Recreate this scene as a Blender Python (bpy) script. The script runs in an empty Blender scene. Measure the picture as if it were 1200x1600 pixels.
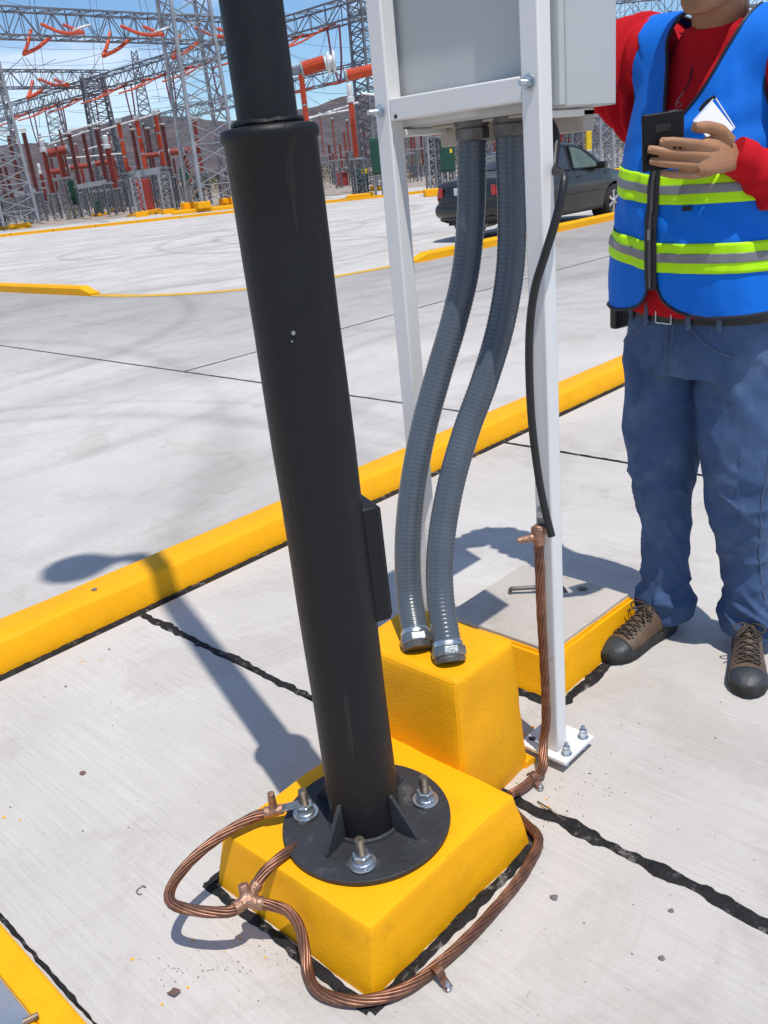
import bpy, bmesh, math, random
import numpy as np
from mathutils import Vector, Matrix, noise
from mathutils.bvhtree import BVHTree
random.seed(7)
scene = bpy.context.scene
col = scene.collection
# ------------------------------------------------------------------ camera
CAM_H = 1.38
FPX = 1357.498          # focal length in photo pixels (photo 1200 x 1600)
RT = np.array([[0.6814564365378453, -0.3313016187516492, 0.6525767100607244],
               [-0.7255380976007324, -0.1888860866381341, 0.661752608762853],
               [-0.09597704950170154, -0.9244248393931592, -0.3690895857131162]])
cam_d = bpy.data.cameras.new('camera')
cam = bpy.data.objects.new('camera', cam_d); col.objects.link(cam)
m = Matrix.Identity(4)
for i in range(3):
    m[i][0] = RT[i][0]; m[i][1] = -RT[i][1]; m[i][2] = -RT[i][2]
m[2][3] = CAM_H
cam.matrix_world = m
cam_d.sensor_fit = 'HORIZONTAL'; cam_d.sensor_width = 36.0
cam_d.lens = 36.0 * FPX / 1200.0
cam_d.clip_start = 0.05; cam_d.clip_end = 20000
scene.camera = cam
# ------------------------------------------------------------------ sky, sun, exposure
SUN_TO = Vector((-0.117, -0.330, 1.0)).normalized()      # towards the sun
world = bpy.data.worlds.new('World'); scene.world = world; world.use_nodes = True
wn = world.node_tree.nodes; wl = world.node_tree.links
for n in list(wn): wn.remove(n)
wo = wn.new('ShaderNodeOutputWorld'); bg = wn.new('ShaderNodeBackground')
sky = wn.new('ShaderNodeTexSky'); sky.sky_type = 'NISHITA'; sky.sun_disc = False
sky.sun_elevation = math.asin(SUN_TO.z)
sky.sun_rotation = math.atan2(SUN_TO.x, SUN_TO.y)
sky.altitude = 600; sky.air_density = 1.0; sky.dust_density = 0.3; sky.ozone_density = 3.0
bg.inputs['Strength'].default_value = 0.15
tc = wn.new('ShaderNodeTexCoord'); mp = wn.new('ShaderNodeMapping')
mp.inputs['Scale'].default_value = (1.3, 1.3, 5.0); mp.inputs['Rotation'].default_value = (0.15, 0.1, 0.5)
nz = wn.new('ShaderNodeTexNoise'); nz.inputs['Scale'].default_value = 2.3
nz.inputs['Detail'].default_value = 9; nz.inputs['Roughness'].default_value = 0.62; nz.inputs['Distortion'].default_value = 0.6
cr_ = wn.new('ShaderNodeValToRGB')
cr_.color_ramp.elements[0].position = 0.47; cr_.color_ramp.elements[0].color = (0, 0, 0, 1)
cr_.color_ramp.elements[1].position = 0.84; cr_.color_ramp.elements[1].color = (0.8, 0.8, 0.8, 1)
mx = wn.new('ShaderNodeMixRGB'); mx.inputs['Color2'].default_value = (8.8, 8.8, 8.9, 1)
tint = wn.new('ShaderNodeMixRGB'); tint.blend_type = 'MULTIPLY'; tint.inputs['Fac'].default_value = 1.0
tint.inputs['Color2'].default_value = (0.68, 0.81, 0.92, 1)
wl.new(tc.outputs['Generated'], mp.inputs['Vector']); wl.new(mp.outputs['Vector'], nz.inputs['Vector'])
wl.new(nz.outputs['Fac'], cr_.inputs['Fac']); wl.new(cr_.outputs['Color'], mx.inputs['Fac'])
wl.new(sky.outputs['Color'], tint.inputs['Color1']); wl.new(tint.outputs['Color'], mx.inputs['Color1'])
wl.new(mx.outputs['Color'], bg.inputs['Color']); wl.new(bg.outputs['Background'], wo.inputs['Surface'])
sun_d = bpy.data.lights.new('sun', 'SUN'); sun = bpy.data.objects.new('sun', sun_d); col.objects.link(sun)
sun_d.energy = 4.0; sun_d.angle = math.radians(0.53); sun_d.color = (1.0, 0.95, 0.875)
sun.rotation_euler = (-SUN_TO).to_track_quat('-Z', 'Y').to_euler(); sun.location = (0, 0, 30)
scene.view_settings.view_transform = 'Standard'; scene.view_settings.look = 'None'
scene.view_settings.exposure = 0.0; scene.view_settings.gamma = 1.0
scene.view_settings.use_curve_mapping = False
# ------------------------------------------------------------------ pixel -> place helpers (real depth given each time)
def ray(x, y): return RT @ np.array([x - 600.0, y - 800.0, FPX])
O = np.array([0, 0, CAM_H])
AZ = math.radians(44.6); CA, SA = math.cos(AZ), math.sin(AZ)
FW = np.array([SA, CA, 0.0])
def gp(x, y, z=0.0):
    d = ray(x, y); return Vector(O + (z - CAM_H) / d[2] * d)
def xp(x, y, X):
    d = ray(x, y); return Vector(O + X / d[0] * d)
def yp(x, y, Y):
    d = ray(x, y); return Vector(O + Y / d[1] * d)
def fp(x, y, f):
    d = ray(x, y); return Vector(O + f / float(d @ FW) * d)
def cp(x, y, dep): return Vector(O + ray(x, y) * (dep / FPX))
def base(x, y, f):
    p = fp(x, y, f); p.z = 0; return p
def rf(r, f, z=0.0): return Vector((r * CA + f * SA, -r * SA + f * CA, z))
# ------------------------------------------------------------------ materials
MATS = {}
def mat(name, c, rough=0.6, metal=0.0, var=0.12, scale=6.0, bump=0.0, bscale=60.0, spec=0.5, stretch=None, c2=None, c2pos=(0.5, 0.65), c2scale=3.0, coat=0.0, rvar=0.0):
    mt = bpy.data.materials.new(name); mt.use_nodes = True; MATS[name] = mt
    n = mt.node_tree.nodes; l = mt.node_tree.links; b = n['Principled BSDF']
    b.inputs['Roughness'].default_value = rough; b.inputs['Metallic'].default_value = metal
    b.inputs['Specular IOR Level'].default_value = spec
    if coat: b.inputs['Coat Weight'].default_value = coat; b.inputs['Coat Roughness'].default_value = 0.04
    t = n.new('ShaderNodeTexCoord'); mpn = n.new('ShaderNodeMapping'); l.new(t.outputs['Object'], mpn.inputs['Vector'])
    if stretch: mpn.inputs['Scale'].default_value = stretch
    a = n.new('ShaderNodeTexNoise'); a.inputs['Scale'].default_value = scale; a.inputs['Detail'].default_value = 6; a.inputs['Roughness'].default_value = 0.6
    l.new(mpn.outputs['Vector'], a.inputs['Vector'])
    r = n.new('ShaderNodeValToRGB')
    r.color_ramp.elements[0].position = 0.3; r.color_ramp.elements[1].position = 0.7
    r.color_ramp.elements[0].color = tuple(min(1, v * (1 - var)) for v in c) + (1,)
    r.color_ramp.elements[1].color = tuple(min(1, v * (1 + var)) for v in c) + (1,)
    l.new(a.outputs['Fac'], r.inputs['Fac']); out = r.outputs['Color']
    if c2:
        e = n.new('ShaderNodeTexNoise'); e.inputs['Scale'].default_value = c2scale; e.inputs['Detail'].default_value = 8; e.inputs['Roughness'].default_value = 0.7
        l.new(mpn.outputs['Vector'], e.inputs['Vector'])
        r2 = n.new('ShaderNodeValToRGB'); r2.color_ramp.elements[0].position = c2pos[0]; r2.color_ramp.elements[1].position = c2pos[1]
        l.new(e.outputs['Fac'], r2.inputs['Fac'])
        mxx = n.new('ShaderNodeMixRGB'); l.new(r2.outputs['Color'], mxx.inputs['Fac']); l.new(out, mxx.inputs['Color1']); mxx.inputs['Color2'].default_value = tuple(c2) + (1,)
        out = mxx.outputs['Color']
    l.new(out, b.inputs['Base Color'])
    if rvar:
        mr = n.new('ShaderNodeMapRange'); mr.inputs['To Min'].default_value = max(0, rough - rvar); mr.inputs['To Max'].default_value = min(1, rough + rvar)
        l.new(a.outputs['Fac'], mr.inputs['Value']); l.new(mr.outputs['Result'], b.inputs['Roughness'])
    if bump:
        g = n.new('ShaderNodeTexNoise'); g.inputs['Scale'].default_value = bscale; g.inputs['Detail'].default_value = 5
        l.new(mpn.outputs['Vector'], g.inputs['Vector'])
        bu = n.new('ShaderNodeBump'); bu.inputs['Strength'].default_value = bump; bu.inputs['Distance'].default_value = 0.01
        l.new(g.outputs['Fac'], bu.inputs['Height']); l.new(bu.outputs['Normal'], b.inputs['Normal'])
    return mt
def concrete(name, c, lines=1.0, marks=0.0, band=False, arcs=()):
    """broomed concrete: fine grooves along Y, blotches, specks, tyre marks"""
    mt = bpy.data.materials.new(name); mt.use_nodes = True; MATS[name] = mt
    n = mt.node_tree.nodes; l = mt.node_tree.links; b = n['Principled BSDF']
    b.inputs['Roughness'].default_value = 0.85; b.inputs['Specular IOR Level'].default_value = 0.25
    t = n.new('ShaderNodeTexCoord')
    def noi(sc, scale=(1, 1, 1), det=6, rough=0.6, dist=0.0, rot=0.0):
        mpn = n.new('ShaderNodeMapping'); mpn.inputs['Scale'].default_value = scale; mpn.inputs['Rotation'].default_value = (0, 0, rot)
        l.new(t.outputs['Object'], mpn.inputs['Vector'])
        a = n.new('ShaderNodeTexNoise'); a.inputs['Scale'].default_value = sc; a.inputs['Detail'].default_value = det
        a.inputs['Roughness'].default_value = rough; a.inputs['Distortion'].default_value = dist
        l.new(mpn.outputs['Vector'], a.inputs['Vector']); return a.outputs['Fac']
    def ramp(f, p0, p1, c0, c1):
        r = n.new('ShaderNodeValToRGB'); r.color_ramp.elements[0].position = p0; r.color_ramp.elements[1].position = p1
        r.color_ramp.elements[0].color = tuple(c0) + (1,); r.color_ramp.elements[1].color = tuple(c1) + (1,)
        l.new(f, r.inputs['Fac']); return r.outputs['Color']
    def mul(a, b_, fac=1.0):
        x = n.new('ShaderNodeMixRGB'); x.blend_type = 'MULTIPLY'; x.inputs['Fac'].default_value = fac
        l.new(a, x.inputs['Color1']); l.new(b_, x.inputs['Color2']); return x.outputs['Color']
    base_c = ramp(noi(1.1, det=7), 0.3, 0.72, [v * 0.90 for v in c], [min(1, v * 1.07) for v in c])
    groove = noi(9.0, (14, 0.35, 1), det=4, rough=0.7)
    out = mul(base_c, ramp(groove, 0.33, 0.60, (0.84, 0.83, 0.82), (1.03, 1.03, 1.03)), 0.55 * lines)
    out = mul(out, ramp(noi(26, (5, 0.25, 1), det=3), 0.25, 0.36, (0.62, 0.60, 0.58), (1, 1, 1)), 0.40 * lines)
    out = mul(out, ramp(noi(75, det=3), 0.24, 0.34, (0.45, 0.42, 0.40), (1, 1, 1)), 0.8)
    out = mul(out, ramp(noi(0.45, det=8, rough=0.65), 0.36, 0.62, (0.83, 0.82, 0.80), (1.03, 1.03, 1.03)), 0.7)
    out = mul(out, ramp(noi(3.4, det=8, rough=0.75), 0.28, 0.40, (0.78, 0.74, 0.70), (1, 1, 1)), 0.6)
    out = mul(out, ramp(noi(1.7, (1, 1, 1), det=10, rough=0.72, dist=0.8), 0.40, 0.47, (0.86, 0.84, 0.81), (1, 1, 1)), 0.6)
    out = mul(out, ramp(noi(11, (2.2, 0.6, 1), det=8, rough=0.8), 0.30, 0.37, (0.70, 0.67, 0.63), (1, 1, 1)), 0.6)
    if marks:
        tm = noi(0.55, (0.28, 1.6, 1), det=5, dist=2.2, rot=-0.75)
        out = mul(out, ramp(tm, 0.36, 0.50, (0.62, 0.61, 0.61), (1, 1, 1)), marks)
        w = n.new('ShaderNodeTexWave'); w.wave_type = 'RINGS'; w.inputs['Scale'].default_value = 0.055; w.inputs['Distortion'].default_value = 5.0
        w.inputs['Detail'].default_value = 3; w.inputs['Detail Scale'].default_value = 0.35
        l.new(t.outputs['Object'], w.inputs['Vector'])
        out = mul(out, ramp(w.outputs['Fac'], 0.0, 0.16, (0.66, 0.65, 0.65), (1, 1, 1)), marks * 0.55)
    for (ax_, ay_, ar_, aw_, as_) in arcs:      # tyre marks: faint rubber rings, broken up
        ds = n.new('ShaderNodeVectorMath'); ds.operation = 'DISTANCE'; l.new(t.outputs['Object'], ds.inputs[0]); ds.inputs[1].default_value = (ax_, ay_, 0)
        su = n.new('ShaderNodeMath'); su.operation = 'SUBTRACT'; su.inputs[1].default_value = ar_; l.new(ds.outputs['Value'], su.inputs[0])
        ab = n.new('ShaderNodeMath'); ab.operation = 'ABSOLUTE'; l.new(su.outputs[0], ab.inputs[0])
        nb_ = noi(0.9, det=6); ma = n.new('ShaderNodeMath'); ma.operation = 'MULTIPLY_ADD'; ma.inputs[1].default_value = aw_ * 2.4; l.new(nb_, ma.inputs[0]); l.new(ab.outputs[0], ma.inputs[2])
        dv = n.new('ShaderNodeMath'); dv.operation = 'DIVIDE'; dv.inputs[1].default_value = aw_ * 4; l.new(ma.outputs[0], dv.inputs[0])
        k_ = 1 - as_; out = mul(out, ramp(dv.outputs[0], 0.30, 0.62, (k_, k_, k_), (1, 1, 1)), 1.0)
    if band:     # wheel-worn, dirty lane along the yard line
        sx = n.new('ShaderNodeSeparateXYZ'); l.new(t.outputs['Object'], sx.inputs['Vector'])
        ad = n.new('ShaderNodeMath'); ad.operation = 'ADD'; l.new(sx.outputs['X'], ad.inputs[0]); l.new(sx.outputs['Y'], ad.inputs[1])
        nb = noi(0.25, det=5); mm = n.new('ShaderNodeMath'); mm.operation = 'MULTIPLY_ADD'; mm.inputs[1].default_value = 7.0
        l.new(nb, mm.inputs[0]); l.new(ad.outputs[0], mm.inputs[2])
        r = n.new('ShaderNodeValToRGB'); cr = r.color_ramp
        mr = n.new('ShaderNodeMapRange'); mr.inputs['From Min'].default_value = 12.0; mr.inputs['From Max'].default_value = 28.0
        l.new(mm.outputs[0], mr.inputs['Value']); l.new(mr.outputs['Result'], r.inputs['Fac'])
        cr.elements[0].position = 0.0; cr.elements[0].color = (1, 1, 1, 1); cr.elements[1].position = 1.0; cr.elements[1].color = (0.75, 0.75, 0.75, 1)
        e = cr.elements.new(0.42); e.color = (0.74, 0.74, 0.75, 1)
        e = cr.elements.new(0.65); e.color = (0.66, 0.66, 0.67, 1)
        st = noi(3.0, (0.5, 0.12, 1), det=5, rot=-0.75)
        out = mul(out, r.outputs['Color'], 1.0)
    l.new(out, b.inputs['Base Color'])
    bu = n.new('ShaderNodeBump'); bu.inputs['Strength'].default_value = 0.35; bu.inputs['Distance'].default_value = 0.004
    l.new(groove, bu.inputs['Height'])
    bu2 = n.new('ShaderNodeBump'); bu2.inputs['Strength'].default_value = 0.25; bu2.inputs['Distance'].default_value = 0.003
    l.new(noi(160, det=4), bu2.inputs['Height']); l.new(bu.outputs['Normal'], bu2.inputs['Normal'])
    l.new(bu2.outputs['Normal'], b.inputs['Normal'])
    return mt
concrete('walk_concrete', (0.572, 0.545, 0.515), 1.0)
concrete('road_concrete', (0.572, 0.548, 0.522), 0.85, marks=0.3, band=True, arcs=((0.2, 4.0, 2.9, .10, .16), (0.2, 4.0, 3.25, .07, .12), (5.6, 3.2, 2.1, .08, .14), (5.6, 3.2, 2.45, .05, .10), (-2.0, 8.0, 6.2, .13, .14), (2.0, 12.0, 5.0, .12, .16)))
concrete('yard_concrete', (0.575, 0.552, 0.525), 0.25, marks=0.38, arcs=((12.0, 24.0, 5.0, .16, .2), (12.0, 24.0, 6.6, .14, .2), (14.5, 20.0, 4.0, .14, .22), (17.0, 27.0, 9.0, .2, .18), (10.0, 15.0, 4.2, .12, .18), (19.0, 16.0, 6.0, .14, .2), (19.0, 16.0, 7.5, .14, .2)))
concrete('lid_concrete', (0.53, 0.485, 0.435), 0.35)
mat('yellow_paint', (0.90, 0.415, 0.002), 0.6, var=0.06, scale=5, bump=0.14, bscale=190, spec=0.25, c2=(0.66, 0.30, 0.006), c2pos=(0.52, 0.85), c2scale=14)
mat('yellow_rough', (0.86, 0.395, 0.002), 0.6, var=0.06, scale=9, bump=0.20, bscale=170, spec=0.25, c2=(0.50, 0.25, 0.02), c2pos=(0.60, 0.80), c2scale=20)
mat('yellow_line', (0.62, 0.36, 0.03), 0.7, var=0.15, scale=4, c2=(0.45, 0.40, 0.33), c2pos=(0.56, 0.75), c2scale=6)
mat('sealant', (0.014, 0.014, 0.015), 0.75, var=0.5, scale=40, bump=0.6, bscale=120, spec=0.3, c2=(0.20, 0.185, 0.17), c2pos=(0.56, 0.68), c2scale=26)
mat('joint_dark', (0.05, 0.05, 0.05), 0.9, var=0.4, scale=20)
mat('black_paint', (0.0085, 0.0092, 0.0112), 0.50, var=0.18, scale=7, bump=0.14, bscale=120, spec=0.30, c2=(0.035, 0.035, 0.036), c2pos=(0.68, 0.82), c2scale=9, rvar=0.08)
mat('black_dusty', (0.030, 0.032, 0.037), 0.55, var=0.25, scale=14, bump=0.25, bscale=80, spec=0.4, c2=(0.13, 0.125, 0.12), c2pos=(0.60, 0.75), c2scale=14)
mat('white_paint', (0.74, 0.735, 0.72), 0.42, var=0.03, scale=3, bump=0.05, bscale=60, c2=(0.42, 0.37, 0.31), c2pos=(0.66, 0.80), c2scale=14)
mat('cabinet_paint', (0.47, 0.49, 0.485), 0.42, var=0.02, scale=3, bump=0.04, bscale=150)
mat('cabinet_under', (0.42, 0.38, 0.33), 0.6, var=0.15, scale=10)
mat('conduit_pvc', (0.080, 0.098, 0.122), 0.27, var=0.10, scale=12, bump=0.03, bscale=200, spec=0.5)
mat('zinc', (0.52, 0.57, 0.62), 0.30, metal=0.9, var=0.2, scale=30, bump=0.1, bscale=90)
mat('zinc_dull', (0.26, 0.28, 0.29), 0.45, metal=0.85, var=0.3, scale=40, bump=0.2, bscale=120)
mat('rust_thread', (0.19, 0.155, 0.12), 0.5, metal=0.7, var=0.4, scale=60)
mat('copper', (0.255, 0.130, 0.085), 0.45, metal=0.8, var=0.35, scale=35, c2=(0.17, 0.085, 0.06), c2pos=(0.48, 0.62), c2scale=14)
mat('copper_cast', (0.40, 0.23, 0.16), 0.5, metal=0.8, var=0.25, scale=50, bump=0.4, bscale=120)
mat('cable_rubber', (0.012, 0.012, 0.013), 0.45, var=0.3, scale=30, bump=0.1, bscale=120)
mat('steel_dark', (0.16, 0.155, 0.15), 0.5, metal=0.7, var=0.3, scale=30)
mat('galv', (0.30, 0.31, 0.33), 0.5, metal=0.35, var=0.25, scale=1.2)
mat('galv_dark', (0.165, 0.172, 0.195), 0.55, metal=0.3, var=0.3, scale=1.2)
mat('porcelain_dark', (0.135, 0.030, 0.024), 0.4, var=0.3, scale=2)
mat('porcelain_red', (0.28, 0.045, 0.028), 0.4, var=0.25, scale=2)
mat('polymer_orange', (0.56, 0.078, 0.026), 0.5, var=0.12, scale=2)
mat('polymer_violet', (0.17, 0.03, 0.07), 0.5, var=0.2, scale=2)
mat('alu_white', (0.70, 0.71, 0.70), 0.45, metal=0.2, var=0.1, scale=2)
mat('wire_grey', (0.16, 0.17, 0.19), 0.5, metal=0.4, var=0.2)
mat('green_box', (0.006, 0.055, 0.032), 0.45, var=0.2, scale=3)
mat('red_box', (0.30, 0.035, 0.025), 0.5, var=0.2, scale=3)
mat('sticker_yellow', (0.80, 0.55, 0.01), 0.5, var=0.1)
mat('dry_ground', (0.40, 0.31, 0.22), 0.95, var=0.3, scale=0.09, bump=0.3, bscale=2.0, c2=(0.24, 0.19, 0.14), c2pos=(0.42, 0.62), c2scale=0.5)
mat('gravel', (0.36, 0.30, 0.25), 0.95, var=0.35, scale=1.5, bump=0.5, bscale=8.0, c2=(0.20, 0.17, 0.15), c2pos=(0.5, 0.65), c2scale=5)
mat('hill_scrub', (0.108, 0.084, 0.084), 0.95, var=0.35, scale=0.02, bump=0.0, c2=(0.055, 0.047, 0.052), c2pos=(0.40, 0.60), c2scale=0.055)
mat('dry_wall', (0.42, 0.34, 0.27), 0.9, var=0.15, scale=0.5)
mat('scrub_leaf', (0.10, 0.115, 0.04), 0.8, var=0.4, scale=1.5)
mat('bark', (0.10, 0.075, 0.055), 0.9, var=0.3)
# person
mat('vest_blue', (0.0025, 0.160, 0.70), 0.72, var=0.08, scale=5, bump=0.10, bscale=350, spec=0.25)
mat('band_lime', (0.50, 0.93, 0.005), 0.6, var=0.04, scale=6, bump=0.05, bscale=300, spec=0.3)
mat('band_grey', (0.22, 0.225, 0.235), 0.42, metal=0.25, var=0.08, scale=12, bump=0.06, bscale=400)
mat('binding', (0.006, 0.009, 0.022), 0.6, var=0.3, scale=60)
mat('zip_black', (0.010, 0.011, 0.014), 0.5, var=0.3, scale=80, bump=0.3, bscale=400)
mat('shirt_red', (0.50, 0.009, 0.016), 0.85, var=0.10, scale=6, bump=0.15, bscale=400, spec=0.15)
mat('denim', (0.056, 0.100, 0.205), 0.85, var=0.18, scale=9, bump=0.3, bscale=420, spec=0.2, c2=(0.125, 0.190, 0.315), c2pos=(0.48, 0.78), c2scale=6)
mat('denim_seam', (0.085, 0.12, 0.20), 0.85, var=0.25, scale=90, bump=0.3, bscale=300)
mat('skin', (0.36, 0.185, 0.098), 0.52, var=0.10, scale=22, bump=0.14, bscale=160, spec=0.35)
MATS['skin'].node_tree.nodes['Principled BSDF'].inputs['Subsurface Weight'].default_value = 0.08
MATS['skin'].node_tree.nodes['Principled BSDF'].inputs['Subsurface Radius'].default_value = (0.01, 0.004, 0.002)
mat('nail', (0.31, 0.155, 0.09), 0.5, var=0.05)
mat('lip', (0.30, 0.12, 0.095), 0.5, var=0.1)
mat('hair', (0.012, 0.010, 0.009), 0.5, var=0.4, scale=60, bump=0.5, bscale=200)
mat('eye_white', (0.7, 0.68, 0.65), 0.2, var=0.02)
mat('eye_dark', (0.02, 0.012, 0.008), 0.15, var=0.1)
mat('leather_black', (0.012, 0.012, 0.012), 0.45, var=0.3, scale=30, bump=0.2, bscale=150)
mat('phone_case', (0.006, 0.006, 0.007), 0.5, spec=0.25, var=0.2, scale=20)
mat('phone_glass', (0.02, 0.022, 0.026), 0.12, var=0.1)
mat('badge_white', (0.78, 0.80, 0.84), 0.35, var=0.03)
mat('shoe_brown', (0.105, 0.066, 0.040), 0.62, var=0.28, scale=14, bump=0.3, bscale=110, c2=(0.19, 0.135, 0.09), c2pos=(0.52, 0.72), c2scale=9)
mat('shoe_toe', (0.028, 0.034, 0.040), 0.5, var=0.25, scale=18, bump=0.2, bscale=80)
mat('shoe_sole', (0.024, 0.023, 0.022), 0.75, var=0.4, scale=30, bump=0.4, bscale=70)
mat('lace', (0.055, 0.043, 0.032), 0.8, var=0.3, scale=90)
# car
mat('car_paint', (0.024, 0.022, 0.021), 0.30, metal=0.3, var=0.06, scale=2, coat=0.5)
mat('car_trim', (0.012, 0.012, 0.013), 0.5, var=0.1)
mat('car_glass', (0.012, 0.018, 0.024), 0.05, var=0.05, spec=0.9)
mat('tyre', (0.017, 0.017, 0.018), 0.8, var=0.2, scale=9)
mat('rim', (0.55, 0.56, 0.57), 0.28, metal=0.85, var=0.05)
mat('tail_red', (0.45, 0.012, 0.012), 0.15, var=0.15, scale=20, coat=0.8)
mat('glow_glass', (0.10, 0.14, 0.11), 0.08, var=0.3, scale=3)
mat('leaf_brown', (0.16, 0.09, 0.075), 0.8, var=0.2)
mat('pebble_grey', (0.17, 0.15, 0.15), 0.85, var=0.3, scale=30)
mat('steel_plate', (0.40, 0.45, 0.52), 0.35, metal=0.6, var=0.2, scale=7, c2=(0.55, 0.52, 0.48), c2pos=(0.5, 0.65), c2scale=12)
# ------------------------------------------------------------------ mesh helpers
def V(*a): return Vector(a)
class MB:
    def __init__(s): s.v = []; s.f = []
    def add(s, vs, fs):
        o = len(s.v); s.v += [Vector(p) for p in vs]; s.f += [tuple(i + o for i in q) for q in fs]; return s
    def hexa(s, p):      # 8 points: bottom 4 (ccw), top 4
        return s.add(p, [(0, 3, 2, 1), (4, 5, 6, 7), (0, 1, 5, 4), (1, 2, 6, 5), (2, 3, 7, 6), (3, 0, 4, 7)])
    def box(s, a, b):
        x0, y0, z0 = a; x1, y1, z1 = b
        return s.hexa([(x0, y0, z0), (x1, y0, z0), (x1, y1, z0), (x0, y1, z0), (x0, y0, z1), (x1, y0, z1), (x1, y1, z1), (x0, y1, z1)])
    def obox(s, c, ax, ay, az):      # centre and three half axes
        c = Vector(c); ax = Vector(ax); ay = Vector(ay); az = Vector(az)
        return s.hexa([c - ax - ay - az, c + ax - ay - az, c + ax + ay - az, c - ax + ay - az, c - ax - ay + az, c + ax - ay + az, c + ax + ay + az, c - ax + ay + az])
    def bar(s, a, b, w, h=None, up=(0, 0, 1)):
        a = Vector(a); b = Vector(b); d = (b - a).normalized(); u = Vector(up)
        if abs(d.dot(u)) > 0.98: u = Vector((1, 0, 0))
        x = d.cross(u).normalized(); y = x.cross(d).normalized(); h = h or w
        return s.obox((a + b) / 2, d * ((b - a).length / 2), x * (w / 2), y * (h / 2))
    def rings(s, rs, cap=True, closed=True):
        n = len(rs[0]); vs = [p for r in rs for p in r]; fs = []
        for i in range(len(rs) - 1):
            for j in range(n if closed else n - 1):
                k = (j + 1) % n
                fs.append((i * n + j, i * n + k, (i + 1) * n + k, (i + 1) * n + j))
        if cap and closed:
            fs.append(tuple(range(n - 1, -1, -1))); fs.append(tuple((len(rs) - 1) * n + j for j in range(n)))
        return s.add(vs, fs)
    def tube(s, path, r, n=10, cap=True, ref=None, phase=0.0):
        path = [Vector(p) for p in path]; m_ = len(path)
        if not hasattr(r, '__len__'): r = [r] * m_
        T = []
        for i in range(m_):
            a = path[max(0, i - 1)]; b = path[min(m_ - 1, i + 1)]; T.append((b - a).normalized())
        u = Vector(ref) if ref is not None else (Vector((0, 0, 1)) if abs(T[0].z) < 0.9 else Vector((1, 0, 0)))
        rs = []
        for i in range(m_):
            if ref is not None: u = Vector(ref)
            x = (u - T[i] * u.dot(T[i])).normalized(); y = T[i].cross(x); u = x
            ri = r[i]; ra, rb = (ri if hasattr(ri, '__len__') else (ri, ri))
            rs.append([path[i] + x * (ra * math.cos(2 * math.pi * j / n + phase)) + y * (rb * math.sin(2 * math.pi * j / n + phase)) for j in range(n)])
        return s.rings(rs, cap)
    def lathe(s, c, axis, prof, n=16, cap=True, phase=0.0):   # prof: [(radius, height along axis)]
        c = Vector(c); d = Vector(axis).normalized()
        u = Vector((0, 0, 1)) if abs(d.z) < 0.9 else Vector((1, 0, 0))
        x = (u - d * u.dot(d)).normalized(); y = d.cross(x)
        return s.rings([[c + d * h + x * (r * math.cos(2 * math.pi * j / n + phase)) + y * (r * math.sin(2 * math.pi * j / n + phase)) for j in range(n)] for r, h in prof], cap)
    def prism(s, poly, ext):     # poly: list of points (planar), ext: vector
        e = Vector(ext); p = [Vector(q) for q in poly]; n = len(p)
        return s.add(p + [q + e for q in p], [tuple(range(n - 1, -1, -1)), tuple(range(n, 2 * n))] + [(i, (i + 1) % n, n + (i + 1) % n, n + i) for i in range(n)])
    def grid(s, g):
        n = len(g[0]); return s.add([p for r in g for p in r], [(i * n + j, i * n + j + 1, (i + 1) * n + j + 1, (i + 1) * n + j) for i in range(len(g) - 1) for j in range(n - 1)])
    def mesh(s, off=Vector((0, 0, 0)), name='mesh'):
        me = bpy.data.meshes.new(name); me.from_pydata([tuple(p - off) for p in s.v], [], s.f)
        bm = bmesh.new(); bm.from_mesh(me); bmesh.ops.recalc_face_normals(bm, faces=bm.faces); bm.to_mesh(me); bm.free()
        return me
    def build(s, name, mt, parent=None, smooth=False, bevel=0.0, seg=2, loc=None, sub=0, angle=40):
        off = wloc(parent) if parent else Vector(loc or (0, 0, 0))
        me = s.mesh(off, name); return link(name, me, mt, parent, smooth, bevel, seg, None if parent else off, sub, angle)
def wloc(o):
    p = Vector((0, 0, 0))
    while o: p += o.location; o = o.parent
    return p
def link(name, me, mt, parent=None, smooth=False, bevel=0.0, seg=2, loc=None, sub=0, angle=40):
    o = bpy.data.objects.new(name, me); col.objects.link(o)
    me.materials.append(MATS[mt] if isinstance(mt, str) else mt)
    if parent: o.parent = parent
    elif loc is not None: o.location = loc
    if bevel:
        b = o.modifiers.new('bevel', 'BEVEL'); b.width = bevel; b.segments = seg; b.limit_method = 'ANGLE'; b.angle_limit = math.radians(30)
    if sub:
        q = o.modifiers.new('sub', 'SUBSURF'); q.levels = sub; q.render_levels = sub
    if smooth:
        for p in me.polygons: p.use_smooth = True
        try: me.set_sharp_from_angle(angle=math.radians(angle))
        except Exception: pass
    return o
def tag(o, label, cat=None, group=None, kind=None):
    o['label'] = label
    if cat: o['category'] = cat
    if group: o['group'] = group
    if kind: o['kind'] = kind
    return o
def struct(o, label=None):
    o['kind'] = 'structure'
    if label: o['label'] = label
    return o
def empty(name, loc, label=None, cat=None, group=None):
    o = bpy.data.objects.new(name, None); col.objects.link(o); o.location = loc; o.empty_display_size = 0.1
    if label: tag(o, label, cat, group)
    return o
def copy_tree(o, parent=None):
    c = o.copy(); col.objects.link(c); c.parent = parent
    for ch in list(o.children): copy_tree(ch, c)
    return c
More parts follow.
